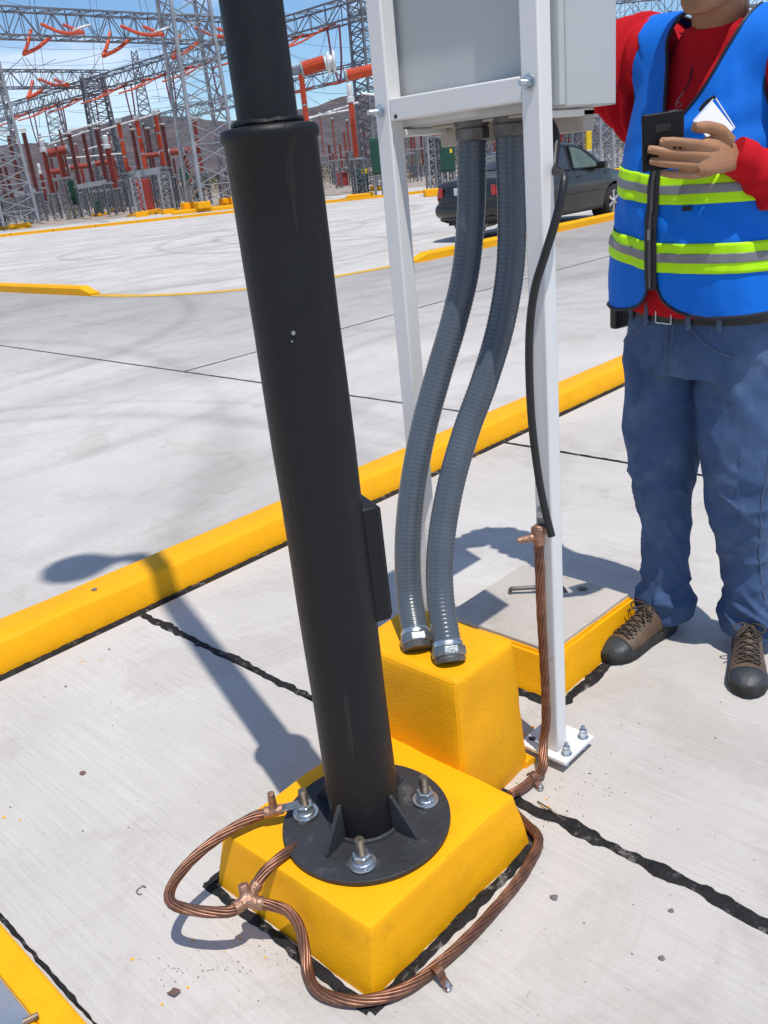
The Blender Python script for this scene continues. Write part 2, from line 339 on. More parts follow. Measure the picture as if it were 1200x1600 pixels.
def crv(pts, n=8):     # Catmull-Rom through points
    p = [Vector(q) for q in pts]; p = [p[0] * 2 - p[1]] + p + [p[-1] * 2 - p[-2]]; out = []
    for i in range(1, len(p) - 2):
        for k in range(n):
            t = k / n; a, b, c, d = p[i - 1], p[i], p[i + 1], p[i + 2]
            out.append(0.5 * ((2 * b) + (c - a) * t + (2 * a - 5 * b + 4 * c - d) * t * t + (3 * b - a - 3 * c + d) * t ** 3))
    out.append(p[-2]); return out
def resample(path, step):
    out = [path[0].copy()]; acc = 0.0
    for i in range(1, len(path)):
        a = path[i - 1]; b = path[i]; L = (b - a).length
        while acc + L >= step and L > 1e-9:
            a = a + (b - a) * ((step - acc) / L); out.append(a.copy()); L = (b - a).length; acc = 0.0
        acc += L
    if (out[-1] - path[-1]).length > step * 0.3: out.append(path[-1].copy())
    return out
def lerp(a, b, t): return a + (b - a) * t
def interp(x, tab):
    for i in range(len(tab) - 1):
        if x <= tab[i + 1][0]:
            t = (x - tab[i][0]) / (tab[i + 1][0] - tab[i][0]); t = max(0, min(1, t)); t = t * t * (3 - 2 * t) if len(tab) < 0 else t
            return [lerp(p, q, t) for p, q in zip(tab[i][1:], tab[i + 1][1:])]
    return list(tab[-1][1:])
def remesh(mb, voxel, smooth=0, name='tmp'):
    me = mb.mesh(name=name); o = bpy.data.objects.new(name, me); col.objects.link(o)
    r = o.modifiers.new('r', 'REMESH'); r.mode = 'VOXEL'; r.voxel_size = voxel; r.use_smooth_shade = True
    if smooth:
        s_ = o.modifiers.new('s', 'SMOOTH'); s_.factor = 0.5; s_.iterations = smooth
    dg = bpy.context.evaluated_depsgraph_get(); dg.update()
    out = bpy.data.meshes.new_from_object(o.evaluated_get(dg)); bpy.data.objects.remove(o)
    return out
def displace(me, fn):
    me.update(); nrm = [v.normal.copy() for v in me.vertices]
    for v, n_ in zip(me.vertices, nrm):
        d = fn(v.co, n_)
        if d: v.co = v.co + n_ * d
    me.update()
def shift(me, off):
    me.transform(Matrix.Translation(-Vector(off)))
def nz3(p, s, seed=0.0): return noise.noise(Vector((p[0] * s + seed, p[1] * s + seed * 1.7, p[2] * s - seed)))
WORDS = ['first', 'second', 'third', 'fourth', 'fifth', 'sixth', 'seventh', 'eighth', 'ninth', 'tenth', 'eleventh', 'twelfth', 'thirteenth', 'fourteenth', 'fifteenth', 'sixteenth', 'seventeenth', 'eighteenth', 'nineteenth']
def ordw(k):
    if k <= 19: return WORDS[k - 1]
    t, u = divmod(k, 10); T_ = {2: ('twenty', 'twentieth'), 3: ('thirty', 'thirtieth'), 4: ('forty', 'fortieth')}[t]
    return T_[1] if u == 0 else T_[0] + '-' + WORDS[u - 1]

def scratches(name):
    mt = MATS[name]; n = mt.node_tree.nodes; l = mt.node_tree.links; b = n['Principled BSDF']; src = b.inputs['Base Color'].links[0].from_socket
    t = n.new('ShaderNodeTexCoord'); out = src
    for rot, sc, th, c in ((0.9, 12.0, 0.765, (0.045, 0.045, 0.045, 1)), (-0.9, 17.0, 0.765, (0.06, 0.058, 0.055, 1)), (0.1, 5.0, 0.70, (0.022, 0.021, 0.021, 1))):
        mp_ = n.new('ShaderNodeMapping'); mp_.inputs['Rotation'].default_value = (rot, rot * .6, rot); mp_.inputs['Scale'].default_value = (6, 6, 0.7); l.new(t.outputs['Object'], mp_.inputs['Vector'])
        a = n.new('ShaderNodeTexNoise'); a.inputs['Scale'].default_value = sc; a.inputs['Detail'].default_value = 3; a.inputs['Roughness'].default_value = 0.5; l.new(mp_.outputs['Vector'], a.inputs['Vector'])
        r = n.new('ShaderNodeValToRGB'); r.color_ramp.elements[0].position = th - 0.01; r.color_ramp.elements[1].position = th + 0.03; l.new(a.outputs['Fac'], r.inputs['Fac'])
        x = n.new('ShaderNodeMixRGB'); l.new(r.outputs['Color'], x.inputs['Fac']); l.new(out, x.inputs['Color1']); x.inputs['Color2'].default_value = c; out = x.outputs['Color']
    l.new(out, b.inputs['Base Color'])
scratches('black_paint')

def chips(name, sc, th, c):
    mt = MATS[name]; n = mt.node_tree.nodes; l = mt.node_tree.links; b = n['Principled BSDF']; src = b.inputs['Base Color'].links[0].from_socket
    t = n.new('ShaderNodeTexCoord'); a = n.new('ShaderNodeTexNoise'); a.inputs['Scale'].default_value = sc; a.inputs['Detail'].default_value = 7; a.inputs['Roughness'].default_value = 0.7; l.new(t.outputs['Object'], a.inputs['Vector'])
    r = n.new('ShaderNodeValToRGB'); r.color_ramp.elements[0].position = th; r.color_ramp.elements[1].position = th + 0.02; l.new(a.outputs['Fac'], r.inputs['Fac'])
    x = n.new('ShaderNodeMixRGB'); l.new(r.outputs['Color'], x.inputs['Fac']); l.new(src, x.inputs['Color1']); x.inputs['Color2'].default_value = c + (1,)
    l.new(x.outputs['Color'], b.inputs['Base Color'])
chips('yellow_paint', 21.0, 0.735, (0.42, 0.33, 0.20)); chips('yellow_rough', 17.0, 0.715, (0.40, 0.32, 0.22))
chips('black_dusty', 24.0, 0.70, (0.20, 0.17, 0.14))
# ================================================================== the setting
def sheet(name, poly, mt, z):
    mb = MB(); mb.add([(p[0], p[1], z) for p in poly], [tuple(range(len(poly)))]); return struct(mb.build(name, mt))
g = MB(); N = 60
g.grid([[V(-6000 + 12000 * i / N, -6000 + 12000 * j / N, -0.03) for j in range(N + 1)] for i in range(N + 1)])
struct(g.build('ground', 'dry_ground'), 'dry sandy ground reaching out to the hills')
def strip(a, b, w, name, parent, mt='sealant', z=0.003, step=0.012, seed=0.0, ragged=0.5, h=0.003):
    """rough strip of sealant along a line, with uneven edges and a lumpy surface"""
    a = Vector(a); b = Vector(b); L = (b - a).length; n = max(2, int(L / step)); d = (b - a) / L; s = Vector((-d.y, d.x, 0))
    rows = []
    for i in range(n + 1):
        p = a + d * (L * i / n); q = L * i / n
        l_ = w * (0.5 + ragged * (noise.noise(Vector((q * 9, seed, 0))) * 0.6 + noise.noise(Vector((q * 38, seed, 2))) * 0.45))
        r_ = w * (0.5 + ragged * (noise.noise(Vector((q * 9, seed + 5, 0))) * 0.6 + noise.noise(Vector((q * 38, seed + 7, 2))) * 0.45))
        hh = z + h * (0.9 + noise.noise(Vector((q * 45, seed + 3, 0))))
        h2 = z + h * (0.9 + noise.noise(Vector((q * 45, seed + 9, 0))))
        rows.append([p + s * l_ + V(0, 0, z - 0.004), p + s * (l_ * 0.55) + V(0, 0, hh), p - s * (r_ * 0.1) + V(0, 0, (hh + h2) / 2 - h * 0.6), p - s * (r_ * 0.6) + V(0, 0, h2), p - s * r_ + V(0, 0, z - 0.004)])
    mb = MB(); mb.grid(rows); return mb.build(name, mt, parent, smooth=True, angle=80)
# walkway: separate broomed slabs with sealed joints
walk = struct(empty('walkway', (0, 0, 0)), 'broomed concrete walkway of separate slabs with black sealed joints')
JX = [-9.53, -7.36, -5.20, -3.03, -0.87, 1.295, 3.46, 5.63, 7.79, 9.96, 12.1, 14.3, 16.5]
for i in range(len(JX) - 1):
    mb = MB(); mb.box((JX[i] + 0.008, -6, -0.12), (JX[i + 1] - 0.008, 2.575, 0.0))
    mb.build('slab', 'walk_concrete', walk, bevel=0.003, seg=1)
for i, x in enumerate(JX):
    near = -0.5 < x < 4
    if near:
        strip((x, -2.5, 0), (x, 2.58, 0), 0.033 if x < 2 else 0.014, 'joint_sealant', walk, seed=i * 3.1, step=0.010, ragged=0.85 if x < 2 else 0.35, h=0.0022, z=0.0022)
    else:
        mb = MB(); mb.box((x - 0.007, -6, -0.1), (x + 0.007, 2.57, -0.004)); mb.build('joint_sealant', 'joint_dark', walk)
strip((-1.0, 2.592, 0), (9.0, 2.600, 0), 0.030, 'joint_sealant', walk, seed=31, step=0.010, ragged=0.6, h=0.003)
# road slabs beyond the kerb
road = struct(empty('road', (0, 0, 0)), 'concrete road of large slabs beyond the yellow kerb')
for (x0, x1, y0, y1) in ((-25, 3.822, 2.70, 60), (3.838, 6.5, 6.008, 60), (3.838, 60, 2.70, 5.992), (6.5, 60, 6.008, 8.78)):
    mb = MB(); mb.box((x0, y0, -0.1), (x1, y1, 0.0)); mb.build('slab', 'road_concrete', road)
cvp = crv([(6.60, 12.3, 0), (6.68, 11.3, 0), (7.0, 10.35, 0), (7.45, 9.74, 0), (8.1, 9.35, 0), (8.85, 9.12, 0), (9.9, 8.95, 0)], 6)
mb = MB(); mb.prism([V(6.5, 8.78, -.1)] + [V(9.95, 8.78, -.1)] + [V(p.x, p.y, -.1) for p in reversed(cvp)] + [V(6.5, 12.3, -.1)], V(0, 0, .1)); mb.build('slab', 'road_concrete', road)
strip((3.83, 2.75, 0), (3.83, 25, 0), 0.028, 'joint_sealant', road, 'joint_dark', z=0.0022, step=0.04, seed=4, h=0.001)
strip((3.84, 6.0, 0), (30, 6.0, 0), 0.028, 'joint_sealant', road, 'joint_dark', z=0.0022, step=0.05, seed=8, h=0.001)
yd = MB(); yd.add([rf(-120, 8, -0.012), rf(140, 8, -0.012), rf(140, 43.6, -0.012), rf(-120, 43.6, -0.012)], [(0, 1, 2, 3)])
struct(yd.build('yard', 'yard_concrete'), 'wide pale concrete yard with faint tyre marks')
# near kerb
kb = MB(); prof = [(2.606, -0.05), (2.612, 0.0), (2.634, 0.086), (2.639, 0.093), (2.648, 0.0985), (2.660, 0.101), (2.780, 0.101), (2.790, 0.097), (2.796, 0.086), (2.800, -0.05)]
rs = []
for i in range(0, 521):
    x = -12 + i * 0.08
    rs.append([V(x, y + 0.004 * noise.noise(V(x * 3, y * 20, z * 9)), z + (0.004 * noise.noise(V(x * 4, y * 9, 3)) if z > 0.02 else 0)) for y, z in prof])
kb.rings(rs)
struct(kb.build('kerb', 'yellow_rough', smooth=True, angle=24), 'yellow painted concrete kerb between walkway and road')
# yard kerbs (raised ends) and the painted line between
def kerb_run(pts, w, h, name, label, mt='yellow_paint', taper=(0, 0)):
    p = [Vector(q) for q in pts]; rs = []
    for i in range(len(p)):
        d = (p[min(i + 1, len(p) - 1)] - p[max(0, i - 1)]).normalized(); s = V(-d.y, d.x, 0)
        k = 1.0
        if i == 0 and taper[0]: k = 0.25
        if i == len(p) - 1 and taper[1]: k = 0.25
        rs.append([p[i] + s * (w / 2) + V(0, 0, -0.05), p[i] + s * (w / 2) + V(0, 0, h * 0.75 * k), p[i] + s * (w * 0.34) + V(0, 0, h * k), p[i] - s * (w * 0.34) + V(0, 0, h * k), p[i] - s * (w / 2) + V(0, 0, h * 0.75 * k), p[i] - s * (w / 2) + V(0, 0, -0.05)])
    mb = MB(); mb.rings(rs); o = mb.build(name, mt); return struct(o, label)
kerb_run([(6.60, 30, 0), (6.60, 20, 0), (6.60, 12.6, 0), (6.62, 12.35, 0)], 0.17, 0.13, 'kerb', 'raised yellow kerb end standing alone at the left of the yard', taper=(0, 1))
kerb_run([(9.9, 8.94, 0), (10.2, 8.93, 0), (20, 8.9, 0), (45, 8.85, 0)], 0.16, 0.12, 'kerb', 'raised yellow kerb running beside the parked car', taper=(1, 0))
pl = crv([(6.60, 12.3, 0), (6.68, 11.3, 0), (7.0, 10.35, 0), (7.45, 9.74, 0), (8.1, 9.35, 0), (8.85, 9.12, 0), (9.9, 8.95, 0)], 8)
mb = MB(); rows = []
for i, q in enumerate(pl):
    d = (pl[min(i + 1, len(pl) - 1)] - pl[max(0, i - 1)]).normalized(); s = V(-d.y, d.x, 0)
    rows.append([q + s * 0.11 + V(0, 0, 0.004), q - s * 0.11 + V(0, 0, 0.004)])
mb.grid(rows); struct(mb.build('painted_line', 'yellow_line'), 'flush yellow line curving between the two raised kerb ends')
# far kerb, pavement and gravel yard of the substation
pv = MB(); pv.add([rf(-130, 43.4, 0.02), rf(140, 43.4, 0.02), rf(140, 53.5, 0.02), rf(-130, 53.5, 0.02)], [(0, 1, 2, 3)])
struct(pv.build('pavement', 'yard_concrete'), 'pale concrete pavement strip in front of the substation')
gv = MB(); gv.add([rf(-160, 53.5, 0.0), rf(160, 53.5, 0.0), rf(200, 130, 0.0), rf(-220, 130, 0.0)], [(0, 1, 2, 3)])
struct(gv.build('gravel_yard', 'gravel'), 'brown gravel ground under the substation equipment')
fk = struct(empty('far_kerb', rf(0, 43.2)), 'low yellow kerb of painted lengths on the far side of the yard')
for i in range(-22, 30):
    if i in (2, 3, 4): continue
    mb = MB(); a = rf(i * 2.0 + 0.03, 43.2); b = rf(i * 2.0 + 1.97, 43.2); mb.bar(a + V(0, 0, 0.04), b + V(0, 0, 0.04), 0.2, 0.14)
    mb.build('kerb_length', 'yellow_paint', fk)
# hills
def ridge(name, f0, f1, prof, label, r0, r1, seed, n=150, m_=26):
    rows = []
    for j in range(m_ + 1):
        t = j / m_; row = []
        for i in range(n + 1):
            r = lerp(r0, r1, i / n); f = lerp(f0, f1, t); deg = math.degrees(math.atan2(r, f1 * 0.9))
            h = interp(deg, prof)[0] * f1 * 0.9 / 1000.0 * 0.80
            rr = noise.fractal(Vector((r * 0.0032 + seed, f * 0.0032, 0)), 0.9, 2.1, 6)
            gully = abs(noise.noise(Vector((r * 0.011 + seed, t * 1.2, 1))))
            z = h * (t ** 0.8) * (1 + 0.08 * rr) - 40 * gully * math.sin(math.pi * t) + 7 * rr * t - 10 * abs(noise.noise(Vector((r * .03, t * 4, seed)))) * math.sin(math.pi * t)
            row.append(rf(r, f, z - 3 * (1 - t)))
        rows.append(row)
    back = [p + Vector((FW[0], FW[1], 0)) * 600 + V(0, 0, -p.z - 5) for p in rows[-1]]
    rows.append(back); mb = MB(); mb.grid(rows)
    return struct(mb.build(name, 'hill_scrub', smooth=True, angle=180), label)
ridge('hills', 700, 1500, [(-60, 60), (-32, 70), (-24, 78), (-21, 84), (-18.5, 78), (-16, 92), (-13.5, 110), (-11, 104), (-8, 92), (-5, 86), (-2, 92), (0, 100), (3, 104), (6, 92), (9, 82), (12, 78), (16, 74), (22, 62), (60, 50)], 'dry purple brown hills behind the substation', -2600, 2600, 3.3, n=420, m_=50)
# low scrub belt and pale boundary wall behind the substation
wallb = MB(); wallb.bar(rf(-120, 128, 0.8), rf(120, 128, 0.8), 0.3, 2.0)
tag(wallb.build('boundary_wall', 'dry_wall', loc=rf(0, 128)), 'low pale boundary wall far behind the substation', 'wall')
def scrub_tree(p, h, w, seed, label):
    rnd = random.Random(seed); t = empty('scrub_tree', p, label, 'tree', 'scrub trees behind the substation')
    tr = MB(); tr.tube([p, p + V(0.1, 0, h * 0.35), p + V(0, 0.1, h * 0.6)], [0.10, 0.07, 0.03], 6)
    for k in range(5):
        a = rnd.uniform(0, 6.28); tr.tube([p + V(0, 0, h * 0.3), p + V(math.cos(a) * w * 0.35, math.sin(a) * w * 0.35, h * 0.75)], [0.05, 0.02], 5)
    tr.build('trunk', 'bark', t)
    cr = MB()
    for k in range(420):
        a = rnd.uniform(0, 6.28); q = rnd.random() ** 0.5; zz = rnd.uniform(0.25, 1.0)
        c = p + V(math.cos(a) * q * w * 0.5 * (1.15 - 0.5 * abs(zz - 0.6)), math.sin(a) * q * w * 0.5, h * zz * (1 - 0.2 * q))
        if noise.noise(c * 0.9) < -0.12: continue
        s_ = rnd.uniform(0.10, 0.22); u = V(rnd.uniform(-1, 1), rnd.uniform(-1, 1), rnd.uniform(-1, 1)).normalized(); v_ = u.cross(V(rnd.uniform(-1, 1), rnd.uniform(-1, 1), 0.3)).normalized()
        cr.add([c - u * s_ - v_ * s_ * 0.4, c + u * s_ - v_ * s_ * 0.4, c + u * s_ * 0.6 + v_ * s_ * 0.5, c - u * s_ * 0.6 + v_ * s_ * 0.5], [(0, 1, 2, 3)])
    cr.build('crown', 'scrub_leaf', t); return t
rnd = random.Random(4); NT = 26
for k in range(NT):
    r = -52 + k * 4.1 + rnd.uniform(-1, 1); 
    scrub_tree(rf(r, 118 + rnd.uniform(-4, 4)), rnd.uniform(2.0, 3.6), rnd.uniform(3.0, 5.0), k, 'low olive scrub tree by the far boundary wall, %s from the left' % ordw(k + 1))
# ================================================================== pole on its plinth
px_, py_ = 0.926, 1.082
plinth = empty('pole_plinth', (0.95, 1.1, 0), 'yellow painted concrete plinth under the black pole', 'plinth')
mb = MB(); mb.hexa([V(.706, .876, -.02), V(1.205, .872, -.02), V(1.205, 1.335, -.02), V(.700, 1.335, -.02), V(.738, .890, .140), V(1.168, .892, .140), V(1.168, 1.300, .140), V(.724, 1.300, .140)])
bm = bmesh.new(); me = mb.mesh(plinth.location, 'plinth'); bm.from_mesh(me)
bmesh.ops.bevel(bm, geom=bm.edges[:], offset=0.006, segments=2, affect='EDGES', profile=0.7)
bmesh.ops.subdivide_edges(bm, edges=bm.edges[:], cuts=9, use_grid_fill=True); bm.to_mesh(me); bm.free()
displace(me, lambda c, n_: 0.0035 * nz3(c, 9, 1) + 0.0016 * nz3(c, 40, 2))
link('concrete_block', me, 'yellow_paint', plinth, smooth=True, angle=60)
# sealant ring round the plinth foot
for k, (a, b, w) in enumerate((((.694, .866, 0), (.690, 1.350, 0), .024), ((.692, .866, 0), (1.212, .863, 0), .026), ((1.212, .86, 0), (1.214, 1.02, 0), .03), ((.70, 1.345, 0), (1.15, 1.345, 0), .025))):
    strip(a, b, w, 'foot_sealant', plinth, seed=50 + k * 7, step=0.006, ragged=0.55, z=0.003, h=0.004)
block = empty('conduit_block', (1.29, 1.18, 0), 'taller yellow concrete block where the two grey conduits enter', 'block')
mb = MB(); mb.hexa([V(1.160, 1.015, -.02), V(1.425, 1.030, -.02), V(1.425, 1.35, -.02), V(1.160, 1.35, -.02), V(1.172, 1.030, .362), V(1.388, 1.030, .362), V(1.388, 1.345, .362), V(1.172, 1.345, .362)])
me = mb.mesh(block.location, 'block'); bm = bmesh.new(); bm.from_mesh(me)
bmesh.ops.bevel(bm, geom=bm.edges[:], offset=0.018, segments=3, affect='EDGES', profile=0.5)
bmesh.ops.subdivide_edges(bm, edges=bm.edges[:], cuts=7, use_grid_fill=True); bm.to_mesh(me); bm.free()
displace(me, lambda c, n_: 0.004 * nz3(c, 8, 5) + 0.002 * nz3(c, 30, 2) + 0.001 * nz3(c, 70, 2))
link('concrete_block', me, 'yellow_rough', block, smooth=True, angle=70)
mb = MB(); mb.tube([V(1.415, 1.02, .0), V(1.43, 1.10, .0), V(1.43, 1.3, .0)], [0.02, 0.016, 0.012], 8)
mb.build('mortar_fillet', 'yellow_rough', block, smooth=True)
# pole
pole = empty('light_pole', (px_, py_, 0.14), 'tall black steel light pole standing on the yellow plinth', 'pole')
Z0 = 0.142
def plate_with_slots():
    mb = MB(); n = 96; R = 0.171; r0 = 0.060; t = 0.012
    mb.lathe((px_, py_, Z0), (0, 0, 1), [(r0, 0), (R, 0), (R + 0.001, 0.003), (R + 0.001, t - 0.002), (R - 0.001, t), (r0, t), (r0, 0)], n, cap=False)
    return mb
bp_ = plate_with_slots().build('base_plate', 'black_dusty', pole, smooth=True, angle=30)
ZP = Z0 + 0.012
SR, NR = 0.0705, 0.0455
ST = 1.448
sl = MB(); prof = [(SR, 0)] + [(SR + 0.0006 * math.sin(i * 1.7), i * 0.1) for i in range(1, 12)] + [(SR, ST - ZP - 0.020), (SR + 0.003, ST - ZP - 0.017), (SR + 0.0045, ST - ZP - 0.008), (SR + 0.002, ST - ZP - 0.001), (SR - 0.004, ST - ZP + 0.002), (NR - 0.002, ST - ZP + 0.004)]
sl.lathe((px_, py_, ZP), (0, 0, 1), prof, 64); slo = sl.build('sleeve', 'black_paint', pole, smooth=True, angle=50)
wd = MB(); rs_ = []
for k in range(49):
    a = 2 * math.pi * k / 48; rr = NR + 0.004 + 0.002 * noise.noise(V(math.cos(a) * 4, math.sin(a) * 4, 0)); wd.v.append(V(0, 0, 0)) if False else None
    rs_.append(V(px_ + math.cos(a) * rr, py_ + math.sin(a) * rr, ST + 0.007 + 0.003 * noise.noise(V(math.cos(a) * 6, math.sin(a) * 6, 3))))
wd.tube(rs_, [0.0055 + 0.0025 * noise.noise(p * 60) for p in rs_], 8, cap=False); wd.build('weld_bead', 'black_paint', slo, smooth=True)
wd = MB(); rs_ = [V(px_ + math.cos(2 * math.pi * k / 60) * (SR + .002), py_ + math.sin(2 * math.pi * k / 60) * (SR + .002), ZP + 0.002) for k in range(61)]
wd.tube(rs_, [0.006 + 0.002 * noise.noise(p * 50) for p in rs_], 8, cap=False); wd.build('weld_bead', 'black_dusty', slo, smooth=True)
sh = MB(); sh.lathe((px_, py_, ST), (0, 0, 1), [(NR, 0), (NR, 2.0), (NR * 0.9, 4.35), (NR * 0.9, 4.36)], 48); sh.build('upper_pole', 'black_paint', pole, smooth=True, angle=50)
# luminaire on top (its shadow lies over the kerb)
lh = MB(); tp = V(px_, py_, ST + 4.30); dL = V(-0.88, 0.47, 0).normalized()
lh.tube([tp, tp + V(0, 0, .1) + dL * .03, tp + V(0, 0, .13) + dL * .13], [.04, .04, .035], 12); arm_ = lh.build('lamp_arm', 'black_paint', pole, smooth=True)
lh = MB(); c0 = tp + V(0, 0, .13)
lh.tube([c0 + dL * (.09 + .29 * i / 8) for i in range(9)], [(.03, .04), (.045, .075), (.05, .11), (.05, .135), (.05, .14), (.05, .14), (.047, .13), (.04, .105), (.02, .05)], 16, ref=(0, 0, 1)); lh.build('lamp_head', 'black_paint', pole, smooth=True)
# gussets
for a in (math.radians(187), math.radians(277), math.radians(7), math.radians(97)):
    d = V(math.cos(a), math.sin(a), 0); s = V(-d.y, d.x, 0) * 0.004; c = V(px_, py_, ZP)
    mb = MB(); mb.prism([c + d * (SR - .004) - s, c + d * (SR + .058) - s, c + d * (SR + .058) - s + V(0, 0, .006), c + d * (SR + .006) - s + V(0, 0, .082), c + d * (SR - .004) - s + V(0, 0, .086)], s * 2)
    mb.build('gusset', 'black_dusty', pole, bevel=0.0012, seg=1)
# hand hole box on the sleeve
a = math.radians(-22); d = V(math.cos(a), math.sin(a), 0); s = V(-d.y, d.x, 0)
mb = MB(); mb.obox(V(px_, py_, .716) + d * .074, d * .018, s * .040, V(0, 0, .113)); hb = mb.build('hand_hole_box', 'black_paint', pole, bevel=0.006, seg=3, smooth=True)
mb = MB(); mb.obox(V(px_, py_, .716) + d * .0935, d * .0015, s * .034, V(0, 0, .107)); mb.build('cover', 'black_paint', hb, bevel=0.001, seg=1)
# anchor bolts in slots
def hexprism(mb, c, ax, r, h): mb.lathe(c, ax, [(r * 0.9, 0), (r, h * .08), (r, h * .9), (r * 0.86, h)], 6)
def stud(mb, c, ax, r, h, pitch=0.0022):
    n = int(h / pitch); pr = []
    for i in range(n): pr += [(r, i * pitch), (r * 0.86, (i + .5) * pitch)]
    mb.lathe(c, ax, pr + [(r * .8, n * pitch)], 14)
for k, (px, py) in enumerate(((467, 1268), (568, 1328), (670, 1248))):
    b = gp(px, py, ZP + .004); d = V(b.x - px_, b.y - py_, 0).normalized(); s = V(-d.y, d.x, 0); b = V(px_, py_, ZP) + d * 0.128
    mb = MB(); mb.tube([b + s * (-.033 + .066 * i / 12) + V(0, 0, .0008) for i in range(13)], [(.0007, 0.004 + 0.0075 * math.sqrt(max(0, 1 - (abs(i - 6) / 6.0) ** 6))) for i in range(13)], 8, ref=(0, 0, 1))
    mb.build('bolt_slot', 'joint_dark', bp_)
    bo = MB(); stud(bo, b + V(0, 0, .0), (0, 0, 1), .0095, .062)
    bolt = bo.build('anchor_bolt', 'rust_thread', pole, smooth=True, angle=30)
    mb = MB(); mb.lathe(b + V(0, 0, .002), (0, 0, 1), [(.010, 0), (.0265, 0), (.0275, .0015), (.0265, .004), (.010, .0045)], 28); mb.build('washer', 'zinc', bolt, smooth=True, angle=40)
    mb = MB(); hexprism(mb, b + V(0, 0, .0065), (0, 0, 1), .0185, .020); mb.lathe(b + V(0, 0, .0062), (0, 0, 1), [(.012, 0), (.0205, .001), (.0185, .004)], 20); mb.build('nut', 'zinc', bolt, bevel=.0008, seg=1)
b4 = V(px_, py_, ZP) + V(.09, .09, 0)
mb = MB(); stud(mb, b4, (0, 0, 1), .0095, .062); bolt = mb.build('anchor_bolt', 'rust_thread', pole, smooth=True, angle=30)
mb = MB(); hexprism(mb, b4 + V(0, 0, .002), (0, 0, 1), .0185, .024); mb.build('nut', 'zinc', bolt, bevel=.0008, seg=1)
# ================================================================== bare stranded copper ground cable
def strands(mb, path, R=0.0074, r=0.0034, n=8, pitch=0.34, seed=0):
    path = resample(path, 0.011); m_ = len(path); u = V(0, 0, 1)
    fr = []
    for i in range(m_):
        t = (path[min(i + 1, m_ - 1)] - path[max(0, i - 1)]).normalized()
        x = (u - t * u.dot(t)); x = x.normalized() if x.length > 1e-4 else V(1, 0, 0); y = t.cross(x); u = x; fr.append((x, y))
    L = [0.0]
    for i in range(1, m_): L.append(L[-1] + (path[i] - path[i - 1]).length)
    for k in range(n):
        pts = []
        for i in range(m_):
            ph = 2 * math.pi * (k / n) + 2 * math.pi * L[i] / pitch
            rr = R * (1 + 0.12 * noise.noise(V(L[i] * 12, k * 3.3, seed)))
            pts.append(path[i] + fr[i][0] * (math.cos(ph) * rr) + fr[i][1] * (math.sin(ph) * rr))
        mb.tube(pts, r, 7)
    mb.tube(path, R - r * .55, 8)
cab = empty('ground_cable', gp(385, 1405, 0), 'bare stranded copper ground cable looping round the yellow plinth', 'cable')
def seq(pts): return crv([gp(x, y, z) for x, y, z in pts], 10)
mb = MB(); strands(mb, seq([(424, 1268, .172), (398, 1276, .170), (358, 1298, .164), (312, 1332, .155), (280, 1366, .146), (265, 1394, .140), (268, 1411, .134), (290, 1420, .130), (325, 1425, .126), (360, 1424, .122), (372, 1416, .122)])); mb.build('upper_loop', 'copper', cab, smooth=True, angle=180)
mb = MB(); strands(mb, seq([(398, 1388, .128), (408, 1370, .138), (424, 1352, .147), (446, 1334, .150), (470, 1318, .140)]), seed=2); mb.build('plate_lead', 'copper', cab, smooth=True, angle=180)
mb = MB(); strands(mb, seq([(402, 1411, .118), (425, 1415, .110), (450, 1424, .095), (468, 1448, .070), (476, 1484, .040), (481, 1518, .020), (494, 1545, .016), (525, 1560, .016), (575, 1563, .016), (632, 1545, .016), (690, 1503, .016), (750, 1446, .016), (805, 1382, .016), (834, 1337, .016), (842, 1314, .018), (836, 1300, .020), (818, 1284, .018), (798, 1262, .016)]), seed=4); mb.build('lower_loop', 'copper', cab, smooth=True, angle=180)
mb = MB(); mb.tube(seq([(278, 1420, .125), (300, 1427, .119), (325, 1430, .116), (345, 1430, .114)]), [.0022, .0034] + [.0040] * 26 + [.0034, .0030, .0022], 8); mb.build('paint_smear', 'yellow_paint', cab, smooth=True)
# cast T connector
tcn = gp(386, 1405, .122)
mb = MB()
mb.tube([gp(372, 1417, .122), tcn, gp(404, 1411, .118)], [.0125, .016, .0125], 12)
mb.tube([tcn, gp(399, 1386, .129)], [.015, .012], 12)
mb.tube([tcn, gp(383, 1394, .135), gp(379, 1381, .150)], [.0135, .0110, .0100], 12)
me = remesh(mb, .0018, 3); displace(me, lambda c, n_: 0.0014 * nz3(c, 90, 1)); shift(me, cab.location)
link('cast_connector', me, 'copper_cast', cab, smooth=True, angle=180)
for p, q in ((gp(366, 1420, .123), gp(378, 1413, .122)), (gp(397, 1389, .127), gp(403, 1379, .134)), (gp(400, 1410, .118), gp(412, 1412, .114))):
    mb = MB(); mb.tube([p, lerp(p, q, .2), lerp(p, q, .8), q], [.0118, .0132, .0132, .0118], 12); mb.build('cable_collar', 'copper_cast', cab, smooth=True, angle=60)
# lug clamp at the left anchor bolt
lb = gp(467, 1268, ZP + .004); d_ = V(lb.x - px_, lb.y - py_, 0).normalized(); lb = V(px_, py_, ZP + .0265) + d_ * .128
le = gp(428, 1267, .176)
mb = MB(); mb.bar(lb + V(0, 0, .001), lerp(lb, le, .75) + V(0, 0, .001), .022, .004); mb.build('lug', 'zinc_dull', cab, bevel=.001)
mb = MB(); mb.tube([lerp(lb, le, .7), le, gp(412, 1270, .175)], [.0105, .0125, .0115], 12); mb.tube([le + V(0, 0, -.004), le + V(0, 0, .016), le + V(0, 0, .046)], [.0100, .0085, .0078], 10)
me = remesh(mb, .0018, 2); displace(me, lambda c, n_: 0.001 * nz3(c, 90, 3)); shift(me, cab.location); link('lug_clamp', me, 'copper_cast', cab, smooth=True, angle=180)
